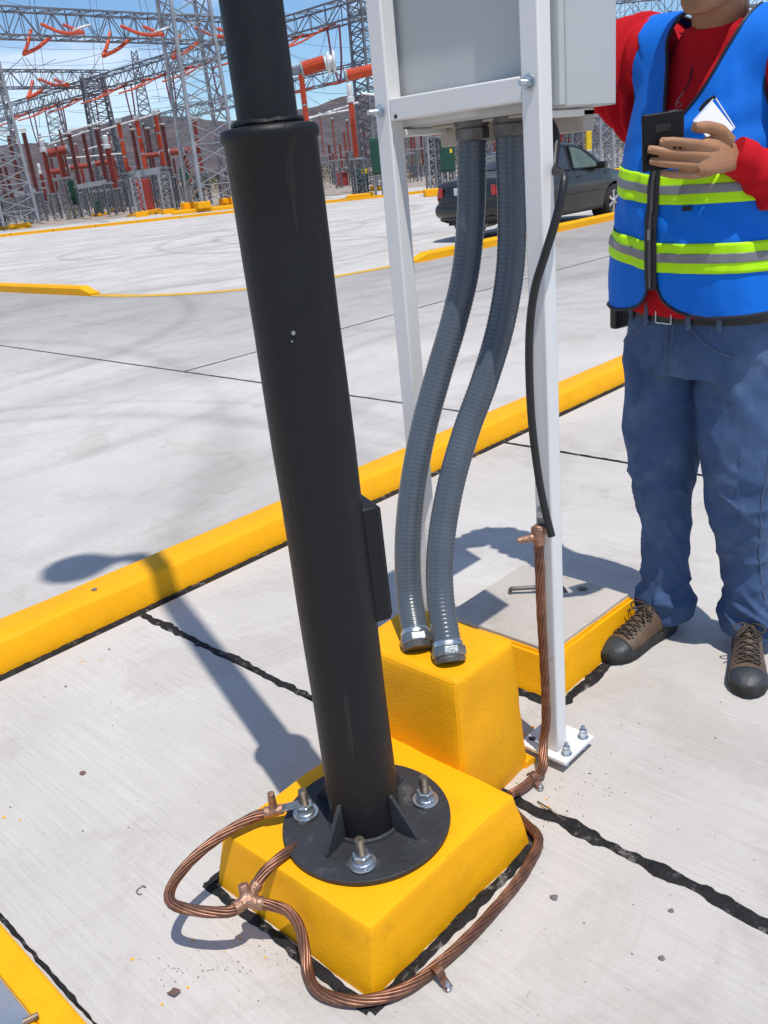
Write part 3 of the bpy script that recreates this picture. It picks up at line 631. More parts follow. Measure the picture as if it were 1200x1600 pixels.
# riser cable up the white post
rise = empty('riser_cable', (1.45, 1.0, 0), 'bare copper cable climbing the white post to its clamp', 'cable')
mb = MB(); strands(mb, crv([gp(796, 1243, .016), gp(818, 1230, .016), gp(834, 1216, .017), gp(843, 1209, .022), gp(849, 1196, .040), V(1.430, xp(852, 1140, 1.434).y + .003, .075), xp(853, 1130, 1.434), xp(852, 1070, 1.434), xp(848, 1000, 1.434), xp(845, 940, 1.434), xp(843, 880, 1.434), xp(842, 848, 1.434)], 10), seed=9)
mb.build('stranded_conductor', 'copper', rise, smooth=True, angle=180)
c = xp(842, 838, 1.434); mb = MB()
mb.tube([c + V(0, 0, -.02), c, c + V(0, 0, .026)], [.0125, .0135, .0115], 10); mb.tube([c, c + V(-.02, .022, -.004), c + V(-.031, .034, -.006)], [.0100, .0080, .0072], 10)
mb.obox(c + V(.004, 0, .012), V(.012, 0, 0), V(0, .015, 0), V(0, 0, .009))
me = remesh(mb, .0018, 2); displace(me, lambda q, n_: 0.0012 * nz3(q, 90, 3)); shift(me, rise.location); link('cast_clamp', me, 'copper_cast', rise, smooth=True, angle=180)
mb = MB(); mb.bar(c + V(.012, 0, .015), c + V(.017, 0, .062), .022, .005, up=(1, 0, 0)); mb.build('lug', 'zinc_dull', rise, bevel=.001)
mb = MB(); hexprism(mb, c + V(.0165, 0, .048), (-1, 0, 0), .010, .011); mb.build('lug_bolt', 'zinc', rise)
# cable clips
for (px, py, tx, ty, lab) in ((683, 1522, 683, 1538, 'copper cable clip with screw on the slab by the plinth corner'), (833, 1216, 833, 1226, 'copper cable clip with screw at the foot of the white post')):
    c = gp(px, py, .016); e = gp(tx, ty, .0); cl = empty('cable_clip', V(c.x, c.y, 0), lab, 'clip', 'copper cable clips')
    t = (gp(px + 20, py - (18 if px < 700 else 10), .016) - c).normalized(); s = t.cross(V(0, 0, 1)); 
    if s.dot(e - c) < 0: s = -s
    mb = MB(); rr = .0150
    mb.rings([[c + t * w_ + s * (math.cos(an) * r_) + V(0, 0, math.sin(an) * r_ + .001) for an in [math.pi * 1.0 - math.pi * 1.0 * i / 10 for i in range(11)]] + [c + t * w_ + s * .031 + V(0, 0, z_)] for (w_, r_, z_) in ((-.008, rr, -.012), (.008, rr, -.012))], cap=False, closed=False)
    o = mb.build('strap', 'copper', cl); sm = o.modifiers.new('solid', 'SOLIDIFY'); sm.thickness = .0016
    mb = MB(); mb.lathe(c + s * .025 + V(0, 0, -.014), (0, 0, 1), [(.0085, 0), (.009, .001), (.0085, .003), (.0055, .0035), (.0055, .009), (.0035, .011), (.0035, .015)], 14); mb.build('screw', 'zinc', cl, smooth=True)
# ================================================================== frame, cabinet, conduits
frame = empty('cabinet_frame', (1.475, 1.17, 0), 'white square tube frame carrying the grey control cabinet', 'frame')
PB, PT = .041, .041
rp = (1.4555, .9695)       # right post corner (min x, min y)
lp = (1.4555, 1.3385)
ZT = 2.06
for (x, y) in (rp, lp):
    mb = MB(); mb.box((x, y, .034), (x + PB, y + PB, ZT)); po = mb.build('post', 'white_paint', frame, bevel=.004, seg=3, smooth=True, angle=50)
    mb = MB(); mb.box((x - .022, y - .035, .024), (x + .108, y + .098, .034)); pl_ = mb.build('base_plate', 'white_paint', po, bevel=.0015, seg=1)
    for (bx, by) in ((x + .010, y - .018), (x + .088, y - .016), (x + .088, y + .080)):
        mb = MB(); stud(mb, V(bx, by, 0), (0, 0, 1), .0055, .066); bb = mb.build('anchor_bolt', 'zinc', po, smooth=True, angle=30)
        mb = MB(); mb.lathe(V(bx, by, .0345), (0, 0, 1), [(.006, 0), (.0135, 0), (.0135, .002), (.006, .0022)], 18); hexprism(mb, V(bx, by, .037), (0, 0, 1), .0105, .010); hexprism(mb, V(bx, by, .048), (0, 0, 1), .0098, .0085); bb2 = mb
        bb2.v = [v for v in bb2.v]; o_ = bb2.mesh(wloc(frame), 'nut'); link('anchor_nut', o_, 'zinc', po, bevel=.0005, seg=1)
    mb = MB(); mb.lathe(V(x + .010, y + .080, .0343), (0, 0, 1), [(.009, 0), (.009, .0006)], 18); mb.build('bolt_hole', 'joint_dark', po)
for z in (1.463, 2.0):
    mb = MB(); mb.box((rp[0] + .001, rp[1] + PB, z), (rp[0] + PB - .001, lp[1], z + .0425)); mb.build('cross_beam', 'white_paint', frame, bevel=.003, seg=3, smooth=True, angle=50)
# support channel behind, carrying the cabinet bottom
mb = MB(); mb.box((1.64, .992, 1.404), (1.68, 1.36, 1.444)); mb.build('rear_channel', 'cabinet_under', frame, bevel=.002, seg=1)
mb = MB(); mb.box((1.4975, 1.34, 1.432), (1.68, 1.378, 1.4455)); mb.build('side_arm', 'white_paint', frame, bevel=.002, seg=1)
mb = MB(); mb.box((1.4975, .992, 1.432), (1.68, 1.008, 1.4455)); mb.build('side_arm', 'white_paint', frame, bevel=.002, seg=1)
# mounting bolts, threaded ends towards -X
for (px, py, L_) in ((594, 175, .034), (826, 129, .026)):
    p = xp(px, py, rp[0] - .001); bo = MB(); stud(bo, p + V(.02, 0, 0), (-1, 0, 0), .0052, L_ + .024); bolt = bo.build('mounting_bolt', 'zinc', frame, smooth=True, angle=30)
    mb = MB(); mb.lathe(p, (-1, 0, 0), [(.006, 0), (.0145, 0), (.0145, .002), (.006, .0022)], 20); hexprism(mb, p + V(-.002, 0, 0), (-1, 0, 0), .0105, .009); o_ = mb.mesh(wloc(frame), 'nut'); link('mounting_nut', o_, 'zinc', frame, bevel=.0005, seg=1)
mb = MB(); pz = xp(618, 182, rp[0]); mb.lathe(pz + V(.0006, 0, 0), (-1, 0, 0), [(.0042, 0), (.0042, .0012)], 14); mb.build('bolt_hole', 'joint_dark', frame)
cabn = empty('control_cabinet', (1.6, 1.17, 1.45), 'light grey steel control cabinet with its door swung open behind', 'cabinet')
cx0, cx1, cy0, cy1, cz0, cz1 = 1.503, 1.705, .958, 1.372, 1.4475, 2.06
mb = MB(); mb.box((cx0 + .004, cy0 + .002, cz0 + .003), (cx0 + .022, cy1, cz1)); mb.build('back_flange', 'cabinet_paint', cabn, bevel=.002, seg=2)
mb = MB(); mb.box((cx0 + .0225, cy0, cz0), (cx1, cy1, cz1 + .003)); mb.build('body', 'cabinet_paint', cabn, bevel=.003, seg=3, smooth=True, angle=50)
mb = MB(); mb.box((cx0 + .05, cy0 + .06, cz0 - .006), (cx1 - .03, cy1 - .06, cz0 - .0005)); mb.build('gland_plate', 'cabinet_under', cabn, bevel=.001, seg=1)
mb = MB(); mb.box((cx1 + .004, cy1 - .022, cz0 + .006), (cx1 + .41, cy1 - .002, cz1)); dr = mb.build('door', 'cabinet_paint', cabn, bevel=.003, seg=2)
mb = MB(); mb.obox(V(cx1 + .36, cy1 + .008, 1.74), V(.012, 0, 0), V(0, .010, 0), V(0, 0, .05)); mb.build('handle', 'car_trim', dr, bevel=.003)
# flexible conduits
def conduit(pts, label, seed):
    path = crv(pts, 14); c = empty('flexible_conduit', V(path[-1].x, path[-1].y, .36), label, 'conduit', 'grey conduits')
    # ribbed tube
    rp_ = resample(path, .0024); rad = [.0305 + (.00030 if (i % 4) in (0, 1, 2) else -.00050) for i in range(len(rp_))]
    mb = MB(); mb.tube(rp_, rad, 26); mb.build('ribbed_hose', 'conduit_pvc', c, smooth=True, angle=180)
    b = path[-1]; t = (path[-1] - path[-4]).normalized()
    mb = MB(); mb.lathe(b - t * .030, t, [(.0295, -.004), (.0335, 0), (.0345, .003), (.0345, .010), (.032, .012)], 28); f1 = mb.build('gland_ring', 'zinc', c, smooth=True, angle=30)
    mb = MB(); mb.lathe(b - t * .019, t, [(.035, 0), (.0395, .003), (.0395, .019), (.036, .023)], 8, phase=.3); mb.build('gland_nut', 'zinc_dull', c, bevel=.0015, seg=2)
    mb = MB(); mb.lathe(b + t * .004, t, [(.034, 0), (.036, .004), (.033, .012)], 28); mb.build('gland_body', 'steel_dark', c, smooth=True)
    tp_ = path[0]; mb = MB(); mb.lathe(tp_ + V(0, 0, .0), (0, 0, -1), [(.031, -.006), (.038, -.004), (.038, .008), (.034, .010), (.034, .012), (.0365, .013), (.0365, .034), (.030, .038)], 10); mb.build('top_gland', 'steel_dark', c, bevel=.001, seg=1)
    return c
conduit([xp(737, 190, 1.565), xp(737, 250, 1.565), xp(736, 330, 1.56), xp(728, 420, 1.545), xp(710, 500, 1.52), xp(685, 585, 1.475), xp(662, 670, 1.425), xp(645, 760, 1.37), xp(637, 850, 1.325), xp(640, 930, 1.29), gp(652, 1006, .374)], 'left of two ribbed grey conduits rising to the cabinet', 1)
conduit([xp(797, 182, 1.585), xp(798, 250, 1.585), xp(800, 330, 1.585), xp(797, 420, 1.575), xp(782, 510, 1.55), xp(757, 595, 1.505), xp(728, 675, 1.45), xp(704, 760, 1.385), xp(689, 850, 1.33), xp(688, 930, 1.29), gp(702, 1025, .374)], 'right of two ribbed grey conduits, shaded under the cabinet', 2)
# black insulated cable hanging beside the right post
mb = MB(); pts = [V(1.56, 1.03, 1.445), V(1.535, .99, 1.40), xp(866, 262, 1.50), xp(879, 272, 1.475), xp(880, 292, 1.458), xp(868, 345, 1.440), xp(851, 400, 1.430), xp(836, 450, 1.428), xp(828, 510, 1.428), xp(827, 580, 1.428), xp(831, 660, 1.430), xp(840, 735, 1.434), xp(850, 790, 1.436), xp(862, 838, 1.436)]
mb.tube(crv(pts, 10), .0082, 14)
tag(mb.build('black_cable', 'cable_rubber', loc=(1.44, 1.0, .5), smooth=True, angle=60), 'black insulated cable with a cut end hanging down the white post', 'cable')
# ================================================================== hatch box with concrete lid
hat = empty('pull_box', (1.9, 1.3, 0), 'yellow edged concrete pull box with a grey lid', 'pull box')
HZ = .128
mb = MB(); mb.hexa([V(1.662, 1.112, -.02), V(2.125, 1.112, -.02), V(2.125, 1.55, -.02), V(1.662, 1.55, -.02), V(1.700, 1.142, HZ - .012), V(2.122, 1.128, HZ - .012), V(2.122, 1.53, HZ - .012), V(1.700, 1.53, HZ - .012)])
me = mb.mesh(hat.location); bm = bmesh.new(); bm.from_mesh(me); bmesh.ops.bevel(bm, geom=bm.edges[:], offset=.008, segments=2, affect='EDGES'); bmesh.ops.subdivide_edges(bm, edges=bm.edges[:], cuts=8, use_grid_fill=True); bm.to_mesh(me); bm.free()
displace(me, lambda c, n_: .004 * nz3(c, 9, 2) + .002 * nz3(c, 35, 4)); link('box_walls', me, 'yellow_rough', hat, smooth=True, angle=60)
mb = MB(); mb.hexa([V(1.712, 1.154, HZ - .03), V(2.112, 1.140, HZ - .03), V(2.112, 1.520, HZ - .03), V(1.712, 1.520, HZ - .03), V(1.712, 1.154, HZ), V(2.112, 1.140, HZ), V(2.112, 1.520, HZ), V(1.712, 1.520, HZ)])
lid = mb.build('lid', 'lid_concrete', hat, bevel=.003, seg=2)
mb = MB(); e0 = gp(798, 928, HZ); e1 = gp(885, 925, HZ); mb.tube(crv([e0 + V(0, 0, -.004), e0 + V(.004, .003, .012), lerp(e0, e1, .12) + V(0, 0, .018), lerp(e0, e1, .85) + V(0, 0, .018), e1 + V(0, 0, -.004)], 8), .0065, 10)
mb.build('lift_handle', 'steel_dark', lid, smooth=True)
mb = MB(); e1 = gp(910, 920, HZ + .001); mb.lathe(e1, (0, 0, 1), [(.016, 0), (.012, .003), (.004, .006)], 9); mb.build('rusty_stub', 'rust_thread', lid)
mb = MB(); mb.lathe(gp(585 + 305, 925, HZ), (0, 0, 1), [(.03, 0), (.02, .0012), (.002, .0014)], 11)
for k, (a, b, w) in enumerate((((1.655, 1.10, 0), (1.655, 1.55, 0), .03), ((1.655, 1.096, 0), (2.15, 1.10, 0), .034))):
    strip(a, b, w, 'foot_sealant', hat, seed=80 + k * 5, step=.008, ragged=0.8, z=.003, h=.005)
# floor cover at the lower left
fcv = empty('floor_cover', (-.05, 1.55, 0), 'steel floor cover in a yellow painted rim, cut by the left edge', 'cover')
def rim(a, b): 
    mb = MB(); mb.box(a, b); return mb.build('rim', 'yellow_paint', fcv, bevel=.006, seg=2)
rim((.292, 1.165, -.01), (.350, 1.95, .012)); rim((-.45, 1.165, -.01), (.2915, 1.330, .0115)); rim((-.45, 1.86, -.01), (.2915, 1.95, .0115)); rim((-.54, 1.165, -.01), (-.4505, 1.95, .012))
mb = MB(); mb.box((-.448, 1.332, -.01), (.290, 1.858, .006)); mb.build('steel_cover', 'steel_plate', fcv, bevel=.002, seg=1)
mb = MB(); mb.tube([gp(36, 1598, .018), gp(60, 1586, .018)], .006, 8); mb.build('lift_bar', 'rust_thread', fcv)
strip((.360, 1.10, 0), (.360, 1.95, 0), .010, 'foot_sealant', fcv, seed=91, step=.006, ragged=.9, z=.002, h=.003)
# small litter on the slabs
def bit(name, px, py, r, mt, label, cat, z=0.0, flat=.5, seed=1):
    p = gp(px, py, z); mb = MB(); rnd = random.Random(seed)
    mb.lathe(p, (0, 0, 1), [(r * .5, 0), (r, r * flat * .5), (r * .8, r * flat), (r * .2, r * flat * 1.25)], 7)
    for v in mb.v:
        v.x += rnd.uniform(-.25, .25) * r; v.y += rnd.uniform(-.25, .25) * r
    return tag(mb.build(name, mt, loc=p), label, cat)
bit('pebble', 148, 922, .011, 'pebble_grey', 'small grey pebble lying on the yellow kerb', 'pebble', z=.101)
bit('pebble', 129, 1209, .008, 'leaf_brown', 'dark pebble alone on the open slab left of the pole', 'pebble', seed=3)
bit('pebble', 103, 1073, .0045, 'pebble_grey', 'tiny dark pebble on the slab below the kerb', 'pebble', seed=5)
bit('pebble', 171, 1015, .0045, 'pebble_grey', 'tiny dark pebble near the slab joint by the kerb', 'pebble', seed=8)
bit('pebble', 866, 1403, .008, 'pebble_grey', 'dark crumb on the slab right of the plinth', 'pebble', seed=9)
bit('pebble', 1034, 1498, .006, 'pebble_grey', 'dark crumb on the slab at the lower right', 'pebble', seed=12)
bit('pebble', 1049, 1424, .006, 'pebble_grey', 'dark crumb beside the thick slab joint', 'pebble', seed=13)
p = gp(270, 1553, .004); mb = MB(); mb.grid([[p + V(-.007 + .005 * i + .0015 * j, .009 - .006 * j, .002 * abs(i - 1.5) + .001 * j) for j in range(4)] for i in range(4)])
o = mb.build('dry_leaf', 'leaf_brown', loc=p); so = o.modifiers.new('s', 'SOLIDIFY'); so.thickness = .001
tag(o, 'small dry brown leaf on the slab below the copper loop', 'leaf')
mb = MB(); mb.tube(crv([gp(228, 1386, .004), gp(222, 1384, .005), gp(214, 1391, .003), gp(216, 1397, .002), gp(222, 1397, .002)], 6), .0012, 6)
tag(mb.build('bent_wire', 'steel_dark', loc=gp(220, 1391, 0)), 'tiny bent piece of dark wire on the slab', 'wire')
mb = MB(); mb.tube(crv([gp(840, 1252, .004), gp(856, 1262, .010), gp(868, 1272, .004), gp(884, 1282, .003)], 6), .0016, 6)
tag(mb.build('twig', 'bark', loc=gp(860, 1266, 0)), 'thin dry twig at the start of the thick slab joint', 'twig')
# drips of yellow paint
rnd = random.Random(11)
drips = MB()
for (px, py, sp, k) in ((140, 1032, 12, 7), (830, 1135, 14, 8), (300, 1520, 50, 4), (850, 1255, 10, 4), (1000, 1050, 40, 3), (15, 1280, 10, 3), (390, 1490, 30, 4)):
    for q in range(k):
        c = gp(px + rnd.gauss(0, sp), py + rnd.gauss(0, sp * .5), .0015); r_ = rnd.uniform(.001, .0038); n_ = 7
        drips.add([c + V(math.cos(6.283 * i / n_) * r_ * rnd.uniform(.5, 1.2), math.sin(6.283 * i / n_) * r_ * rnd.uniform(.6, 1.5), 0) for i in range(n_)], [tuple(range(n_))])
o = drips.build('paint_drips', 'yellow_paint'); o['kind'] = 'stuff'; o['label'] = 'drips of yellow paint on the walkway slabs'; o['category'] = 'paint drips'
drips = MB()
for (px, py, sp, k) in ((400, 1500, 55, 60), (290, 1520, 30, 30), (900, 1240, 60, 50), (860, 1275, 25, 40), (700, 1450, 350, 60), (250, 1150, 200, 40), (1050, 1150, 120, 30)):
    for q in range(k):
        c = gp(px + rnd.gauss(0, sp), py + rnd.gauss(0, sp * .4), .0012); r_ = rnd.uniform(.0005, .0018) * (1 if rnd.random() < .9 else 1.8); n_ = 6
        drips.add([c + V(math.cos(6.283 * i / n_) * r_ * rnd.uniform(.4, 1.2), math.sin(6.283 * i / n_) * r_ * rnd.uniform(.6, 1.7), 0) for i in range(n_)], [tuple(range(n_))])
o = drips.build('dirt_specks', 'pebble_grey'); o['kind'] = 'stuff'; o['label'] = 'dark specks of dirt scattered over the slabs'; o['category'] = 'dirt'

sp_ = MB()
for (px, py, r_) in ((467, 520, .0036), (465, 533, .0017)):
    d = ray(px, py); o2 = V(0, 0, CAM_H); a2 = d[0] ** 2 + d[1] ** 2; b2 = -2 * (d[0] * px_ + d[1] * py_); c2_ = px_ ** 2 + py_ ** 2 - (SR + .0012) ** 2; t_ = (-b2 - math.sqrt(b2 * b2 - 4 * a2 * c2_)) / (2 * a2); p = o2 + Vector(d) * t_
    nn = V(p.x - px_, p.y - py_, 0).normalized(); sp_.lathe(p - nn * .001, nn, [(r_, 0), (r_ * .8, .0012), (r_ * .2, .0016)], 7)
sp_.build('paint_spots', 'galv', slo)

lean = V(-CA, SA, 0); pole.rotation_mode = 'QUATERNION'
from mathutils import Quaternion
pole.rotation_quaternion = Quaternion(V(0, 0, 1).cross(lean).normalized(), .0085)      # the pole leans a touch
# ================================================================== substation
def lattice(root, a, b, w0, w1, bays, leg_r, br_r, rot=0.0, mt='galv', mt2='galv'):
    """four-legged lattice column between a (foot) and b (top)"""
    a = Vector(a); b = Vector(b); ax = V(math.cos(rot), math.sin(rot), 0); ay = V(-ax.y, ax.x, 0)
    cor = [(-1, -1), (1, -1), (1, 1), (-1, 1)]
    def P(k, t): w = lerp(w0, w1, t) / 2; return lerp(a, b, t) + ax * (cor[k][0] * w) + ay * (cor[k][1] * w)
    for k in range(4):
        mb = MB(); mb.bar(P(k, 0), P(k, 1), leg_r * 2, leg_r * 2, up=ax); mb.build('leg', mt, root)
    mb = MB()
    for i in range(bays):
        t0, t1 = i / bays, (i + 1) / bays
        for k in range(4):
            q = (k + 1) % 4
            mb.bar(P(k, t0), P(q, t1), br_r * 2, br_r * 1.4); mb.bar(P(q, t0), P(k, t1), br_r * 2, br_r * 1.4)
            if i % 2 == 0: mb.bar(P(k, t1), P(q, t1), br_r * 1.6)
    mb.build('bracing', mt2, root)
def truss(root, a, b, w, h, bays, r, br, mt='galv_dark'):
    a = Vector(a); b = Vector(b); d = (b - a).normalized(); s = V(-d.y, d.x, 0).normalized() * (w / 2); u = V(0, 0, h / 2)
    C = [s + u, s - u, -s - u, -s + u]
    for c in C:
        mb = MB(); mb.bar(a + c, b + c, r * 2); mb.build('chord', mt, root)
    mb = MB()
    for i in range(bays):
        p = lerp(a, b, i / bays); q = lerp(a, b, (i + 1) / bays)
        for k in range(4):
            c0, c1 = C[k], C[(k + 1) % 4]
            if i % 2: mb.bar(p + c0, q + c1, br * 2)
            else: mb.bar(p + c1, q + c0, br * 2)
            mb.bar(p + c0, p + c1, br * 1.6)
    mb.build('bracing', mt, root)
def sheds(mb, a, b, r, n, seg=9, core=0.72):
    a = Vector(a); b = Vector(b); L = (b - a).length; pr = [(r * core, 0)]
    for i in range(n):
        z0 = L * i / n; st = L / n; pr += [(r * core, z0 + st * .1), (r, z0 + st * .45), (r * .97, z0 + st * .6), (r * core, z0 + st * .7)]
    pr.append((r * core, L)); mb.lathe(a, b - a, pr, seg)
def gantry(px, py, f, top_y, w0, w1, bays, rot, label, leg=.05, br=.022, pad=True, mt='galv', mt2='galv', grp='lattice columns'):
    b0 = base(px, py, f); z = fp(px, top_y, f).z; t = empty('lattice_tower', b0, label, 'tower', grp)
    lattice(t, b0 + V(0, 0, .25), V(b0.x, b0.y, z), w0, w1, bays, leg, br, rot, mt, mt2)
    if pad:
        mb = MB(); mb.obox(b0 + V(0, 0, .14), V(math.cos(rot), math.sin(rot), 0) * min(.55, w0 * .62), V(-math.sin(rot), math.cos(rot), 0) * min(.55, w0 * .62), V(0, 0, .15)); mb.build('footing', 'yellow_paint', t, bevel=.02, seg=1)
    return t
R0 = -AZ
# big tower beside the pole
bt = empty('lattice_tower', base(338, 330, 50), 'tallest lattice tower close behind the left of the black pole', 'tower', 'lattice columns')
b0 = base(338, 330, 50)
lattice(bt, b0 + V(0, 0, .35), b0 + V(0, 0, 17), 2.25, 1.75, 17, .08, .032, R0 + .5)
for k, (dx, dy) in enumerate(((-1, -1), (1, -1), (1, 1), (-1, 1))):
    ax = V(math.cos(R0 + .5), math.sin(R0 + .5), 0); ay = V(-ax.y, ax.x, 0); c = b0 + ax * dx * 1.12 + ay * dy * 1.12
    mb = MB(); mb.obox(c + V(0, 0, .36), ax * .35, ay * .35, V(0, 0, .17)); mb.build('footing', 'yellow_paint', bt, bevel=.03, seg=1)
mb = MB(); mb.obox(b0 + V(0, 0, .1), V(CA, -SA, 0) * 2.1, V(SA, CA, 0) * 1.6, V(0, 0, .1)); mb.build('footing_slab', 'yellow_paint', bt, bevel=.03, seg=1)
gantry(30, 352, 53, -40, 1.9, 1.5, 17, R0 + .5, 'lattice tower at the left edge of the photo', .07, .032)
gantry(185, 330, 74, 112, 2.0, 1.5, 16, R0 + .4, 'dark lattice column left of the tall tower, under a beam end', .075, .035, mt='galv_dark', mt2='galv_dark')
gantry(118, 335, 92, 150, 1.8, 1.4, 14, R0 + .3, 'distant slim lattice column above the left insulators', .07, .035, mt='galv_dark', mt2='galv_dark')
gantry(252, 318, 96, 75, 2.2, .5, 20, R0 + .2, 'distant lattice mast tapering to a point', .06, .035, mt='galv_dark', mt2='galv_dark')
gantry(598, 300, 56, -30, 1.7, 1.45, 22, R0 + .5, 'lattice tower between the black pole and the white frame', .065, .032, mt='galv_dark', mt2='galv_dark')
gantry(640, 285, 90, 150, 1.6, 1.2, 12, R0, 'far lattice column behind the white left post', .06, .035, mt='galv_dark', mt2='galv_dark')
gantry(942, 292, 34, 178, .50, .50, 6, R0 + .3, 'short square lattice column behind the parked car', .03, .014)
gantry(962, 284, 40, 178, .5, .5, 6, R0 + .3, 'short lattice column with yellow footing just left of the worker', .03, .014)
# beams
def beam(p0, p1, w, h, bays, label, r=.042, br=.021, mt='galv_dark'):
    t = empty('truss_beam', (p0 + p1) / 2, label, 'beam', 'truss beams'); truss(t, p0, p1, w, h, bays, r, br, mt); return t
def level(x0, y0, x1, y1, f1):
    """two ends of a level beam: the far distance of one end fixes the other"""
    b = fp(x1, y1, f1); a1 = fp(x0, y0, 1.0); f0 = (b.z - CAM_H) / (a1.z - CAM_H); return fp(x0, y0, f0), b
A0, A1 = level(-140, 30, 420, 52, 60)
beam(A0, A1, 1.3, 1.2, 26, 'highest horizontal truss beam at the upper left')
B0, B1 = level(-140, 124, 166, 124, 78)
beam(B0, B1, 1.2, 1.15, 18, 'second horizontal truss beam ending at a lattice column')
C0, C1 = level(-40, 190, 600, 0, 50)
beam(C0, C1, 1.2, .95, 44, 'long truss beam running slantwise behind the black pole')
D0, D1 = level(225, 192, 600, 100, 76)
beam(D0, D1, 1.2, 1.0, 30, 'lower distant truss beam crossing behind the black pole')
E0, E1 = fp(850, 30, 70), fp(1300, -20, 70); E0.z = E1.z = fp(1000, 14, 70).z
beam(E0, E1, 1.2, 1.1, 22, 'distant truss beam above the worker\'s raised arm')
mb = MB()
g1 = empty('steel_portal', base(915, 290, 34), 'grey steel portal beam between cabinet and worker', 'portal')
q0, q1 = fp(858, 184, 34), fp(990, 166, 34); q1.z = q0.z; mb.bar(q0, q1, .24, .30); mb.build('beam', 'galv', g1)
mb = MB(); q0, q1 = fp(920, 192, 40), fp(1010, 178, 40); q1.z = q0.z; mb.bar(q0, q1, .2, .26); mb.build('rear_beam', 'galv', g1)
mb = MB(); b_ = base(1010, 285, 34); mb.bar(b_, V(b_.x, b_.y, fp(990, 170, 34).z), .2); mb.build('column', 'galv', g1)
# insulator strings hung from the beams
def string(name, pts, r, mt, label, n=26, grp='insulator strings'):
    t = empty(name, pts[0], label, 'insulator', grp)
    for i in range(len(pts) - 1):
        mb = MB(); path = crv([pts[i], lerp(pts[i], pts[i + 1], .5) + V(0, 0, -.045 * (pts[i + 1] - pts[i]).length), pts[i + 1]], 7)
        mb.tube(path, r, 8); mb.build('rod', mt, t, smooth=True)
    return t
def vstr(x, y, f, s, where):
    string('v_insulator', [fp(x, y, f), fp(x - 11 * s, y + 38 * s, f - 1.5), fp(x + 32 * s, y + 10 * s, f)], .098 * f / 56, 'polymer_orange', 'orange V insulator string, %s' % where)
def strain(x, y, f, s, where):
    t = string('strain_insulator', [fp(x, y, f), fp(x + 65 * s, y + 13 * s, f - 3)], .098 * f / 56, 'polymer_orange', 'orange strain insulator pair, %s' % where)
    p = fp(x + 35 * s, y + 1 * s, f + 1); q = fp(x + 65 * s, y + 13 * s, f - 3); mb = MB(); mb.tube([p, q], .098 * f / 56, 8); mb.build('rod', 'polymer_orange', t)
    mb = MB(); mb.tube([q + V(math.cos(6.283 * k / 14) * .42, math.sin(6.283 * k / 14) * .42, .22 + .1 * math.cos(6.283 * k / 14)) for k in range(15)], .04, 5); mb.build('corona_ring', 'alu_white', t)
ords = ['leftmost under the top beam', 'second under the top beam', 'third under the top beam', 'fourth under the top beam']
for k, x in enumerate((48, 172, 281, 372)): vstr(x, 47 + k * 3, (50, 53, 56, 59)[k], 1, ords[k])
for k, x in enumerate((65, 190, 306)): strain(x, 38 + k * 3, (49, 52, 55)[k], 1, ords[k])
for k, x in enumerate((51, -20)): vstr(x, 127, 77, .68, ['under the second beam by the slanting beam', 'under the second beam at the photo edge'][k])
strain(62, 124, 77, .68, 'along the second beam')
strain(-45, 126, 77, .72, 'along the second beam at the photo edge')
def onC(t, dz): p = lerp(C0, C1, t); return p + V(0, 0, dz)
dn = (C1 - C0).normalized(); pn = V(dn.y, -dn.x, 0)
for k, t in enumerate((.20, .30, .40, .50, .60, .70, .80, .90)):
    p = onC(t, -.5); where = '%s from the left along the slanting beam' % ordw(k + 1)
    string('beam_insulator', [p - dn * 1.9, p + dn * 1.9 + V(0, 0, .1)], .07, 'porcelain_red', 'red insulator rod under the beam, ' + where)
    e = p + pn * 3.0 + V(0, 0, -1.0)
    s_ = string('v_insulator', [p - dn * .9, e, p + dn * .9], .05, 'polymer_orange', 'thin red V insulator reaching out, ' + where)
    string('jumper_insulator', crv([p + dn * 1.2, p + dn * 1.35 + V(0, 0, -1.6), p + dn * 1.75 + V(0, 0, -2.75), p + dn * 2.1 + V(0, 0, -1.6), p + dn * 2.2], 2), .055, 'polymer_violet', 'dark violet hanging U insulator, ' + where)
dn2 = (D1 - D0).normalized()
for k, t in enumerate((.62, .74, .86)):
    p = lerp(D0, D1, t) + V(0, 0, -.4); string('beam_insulator', [p - dn2 * 2, p + dn2 * 2], .1, 'polymer_orange', 'red insulator rod under the lower distant beam, %s from the left' % ordw(k + 1))
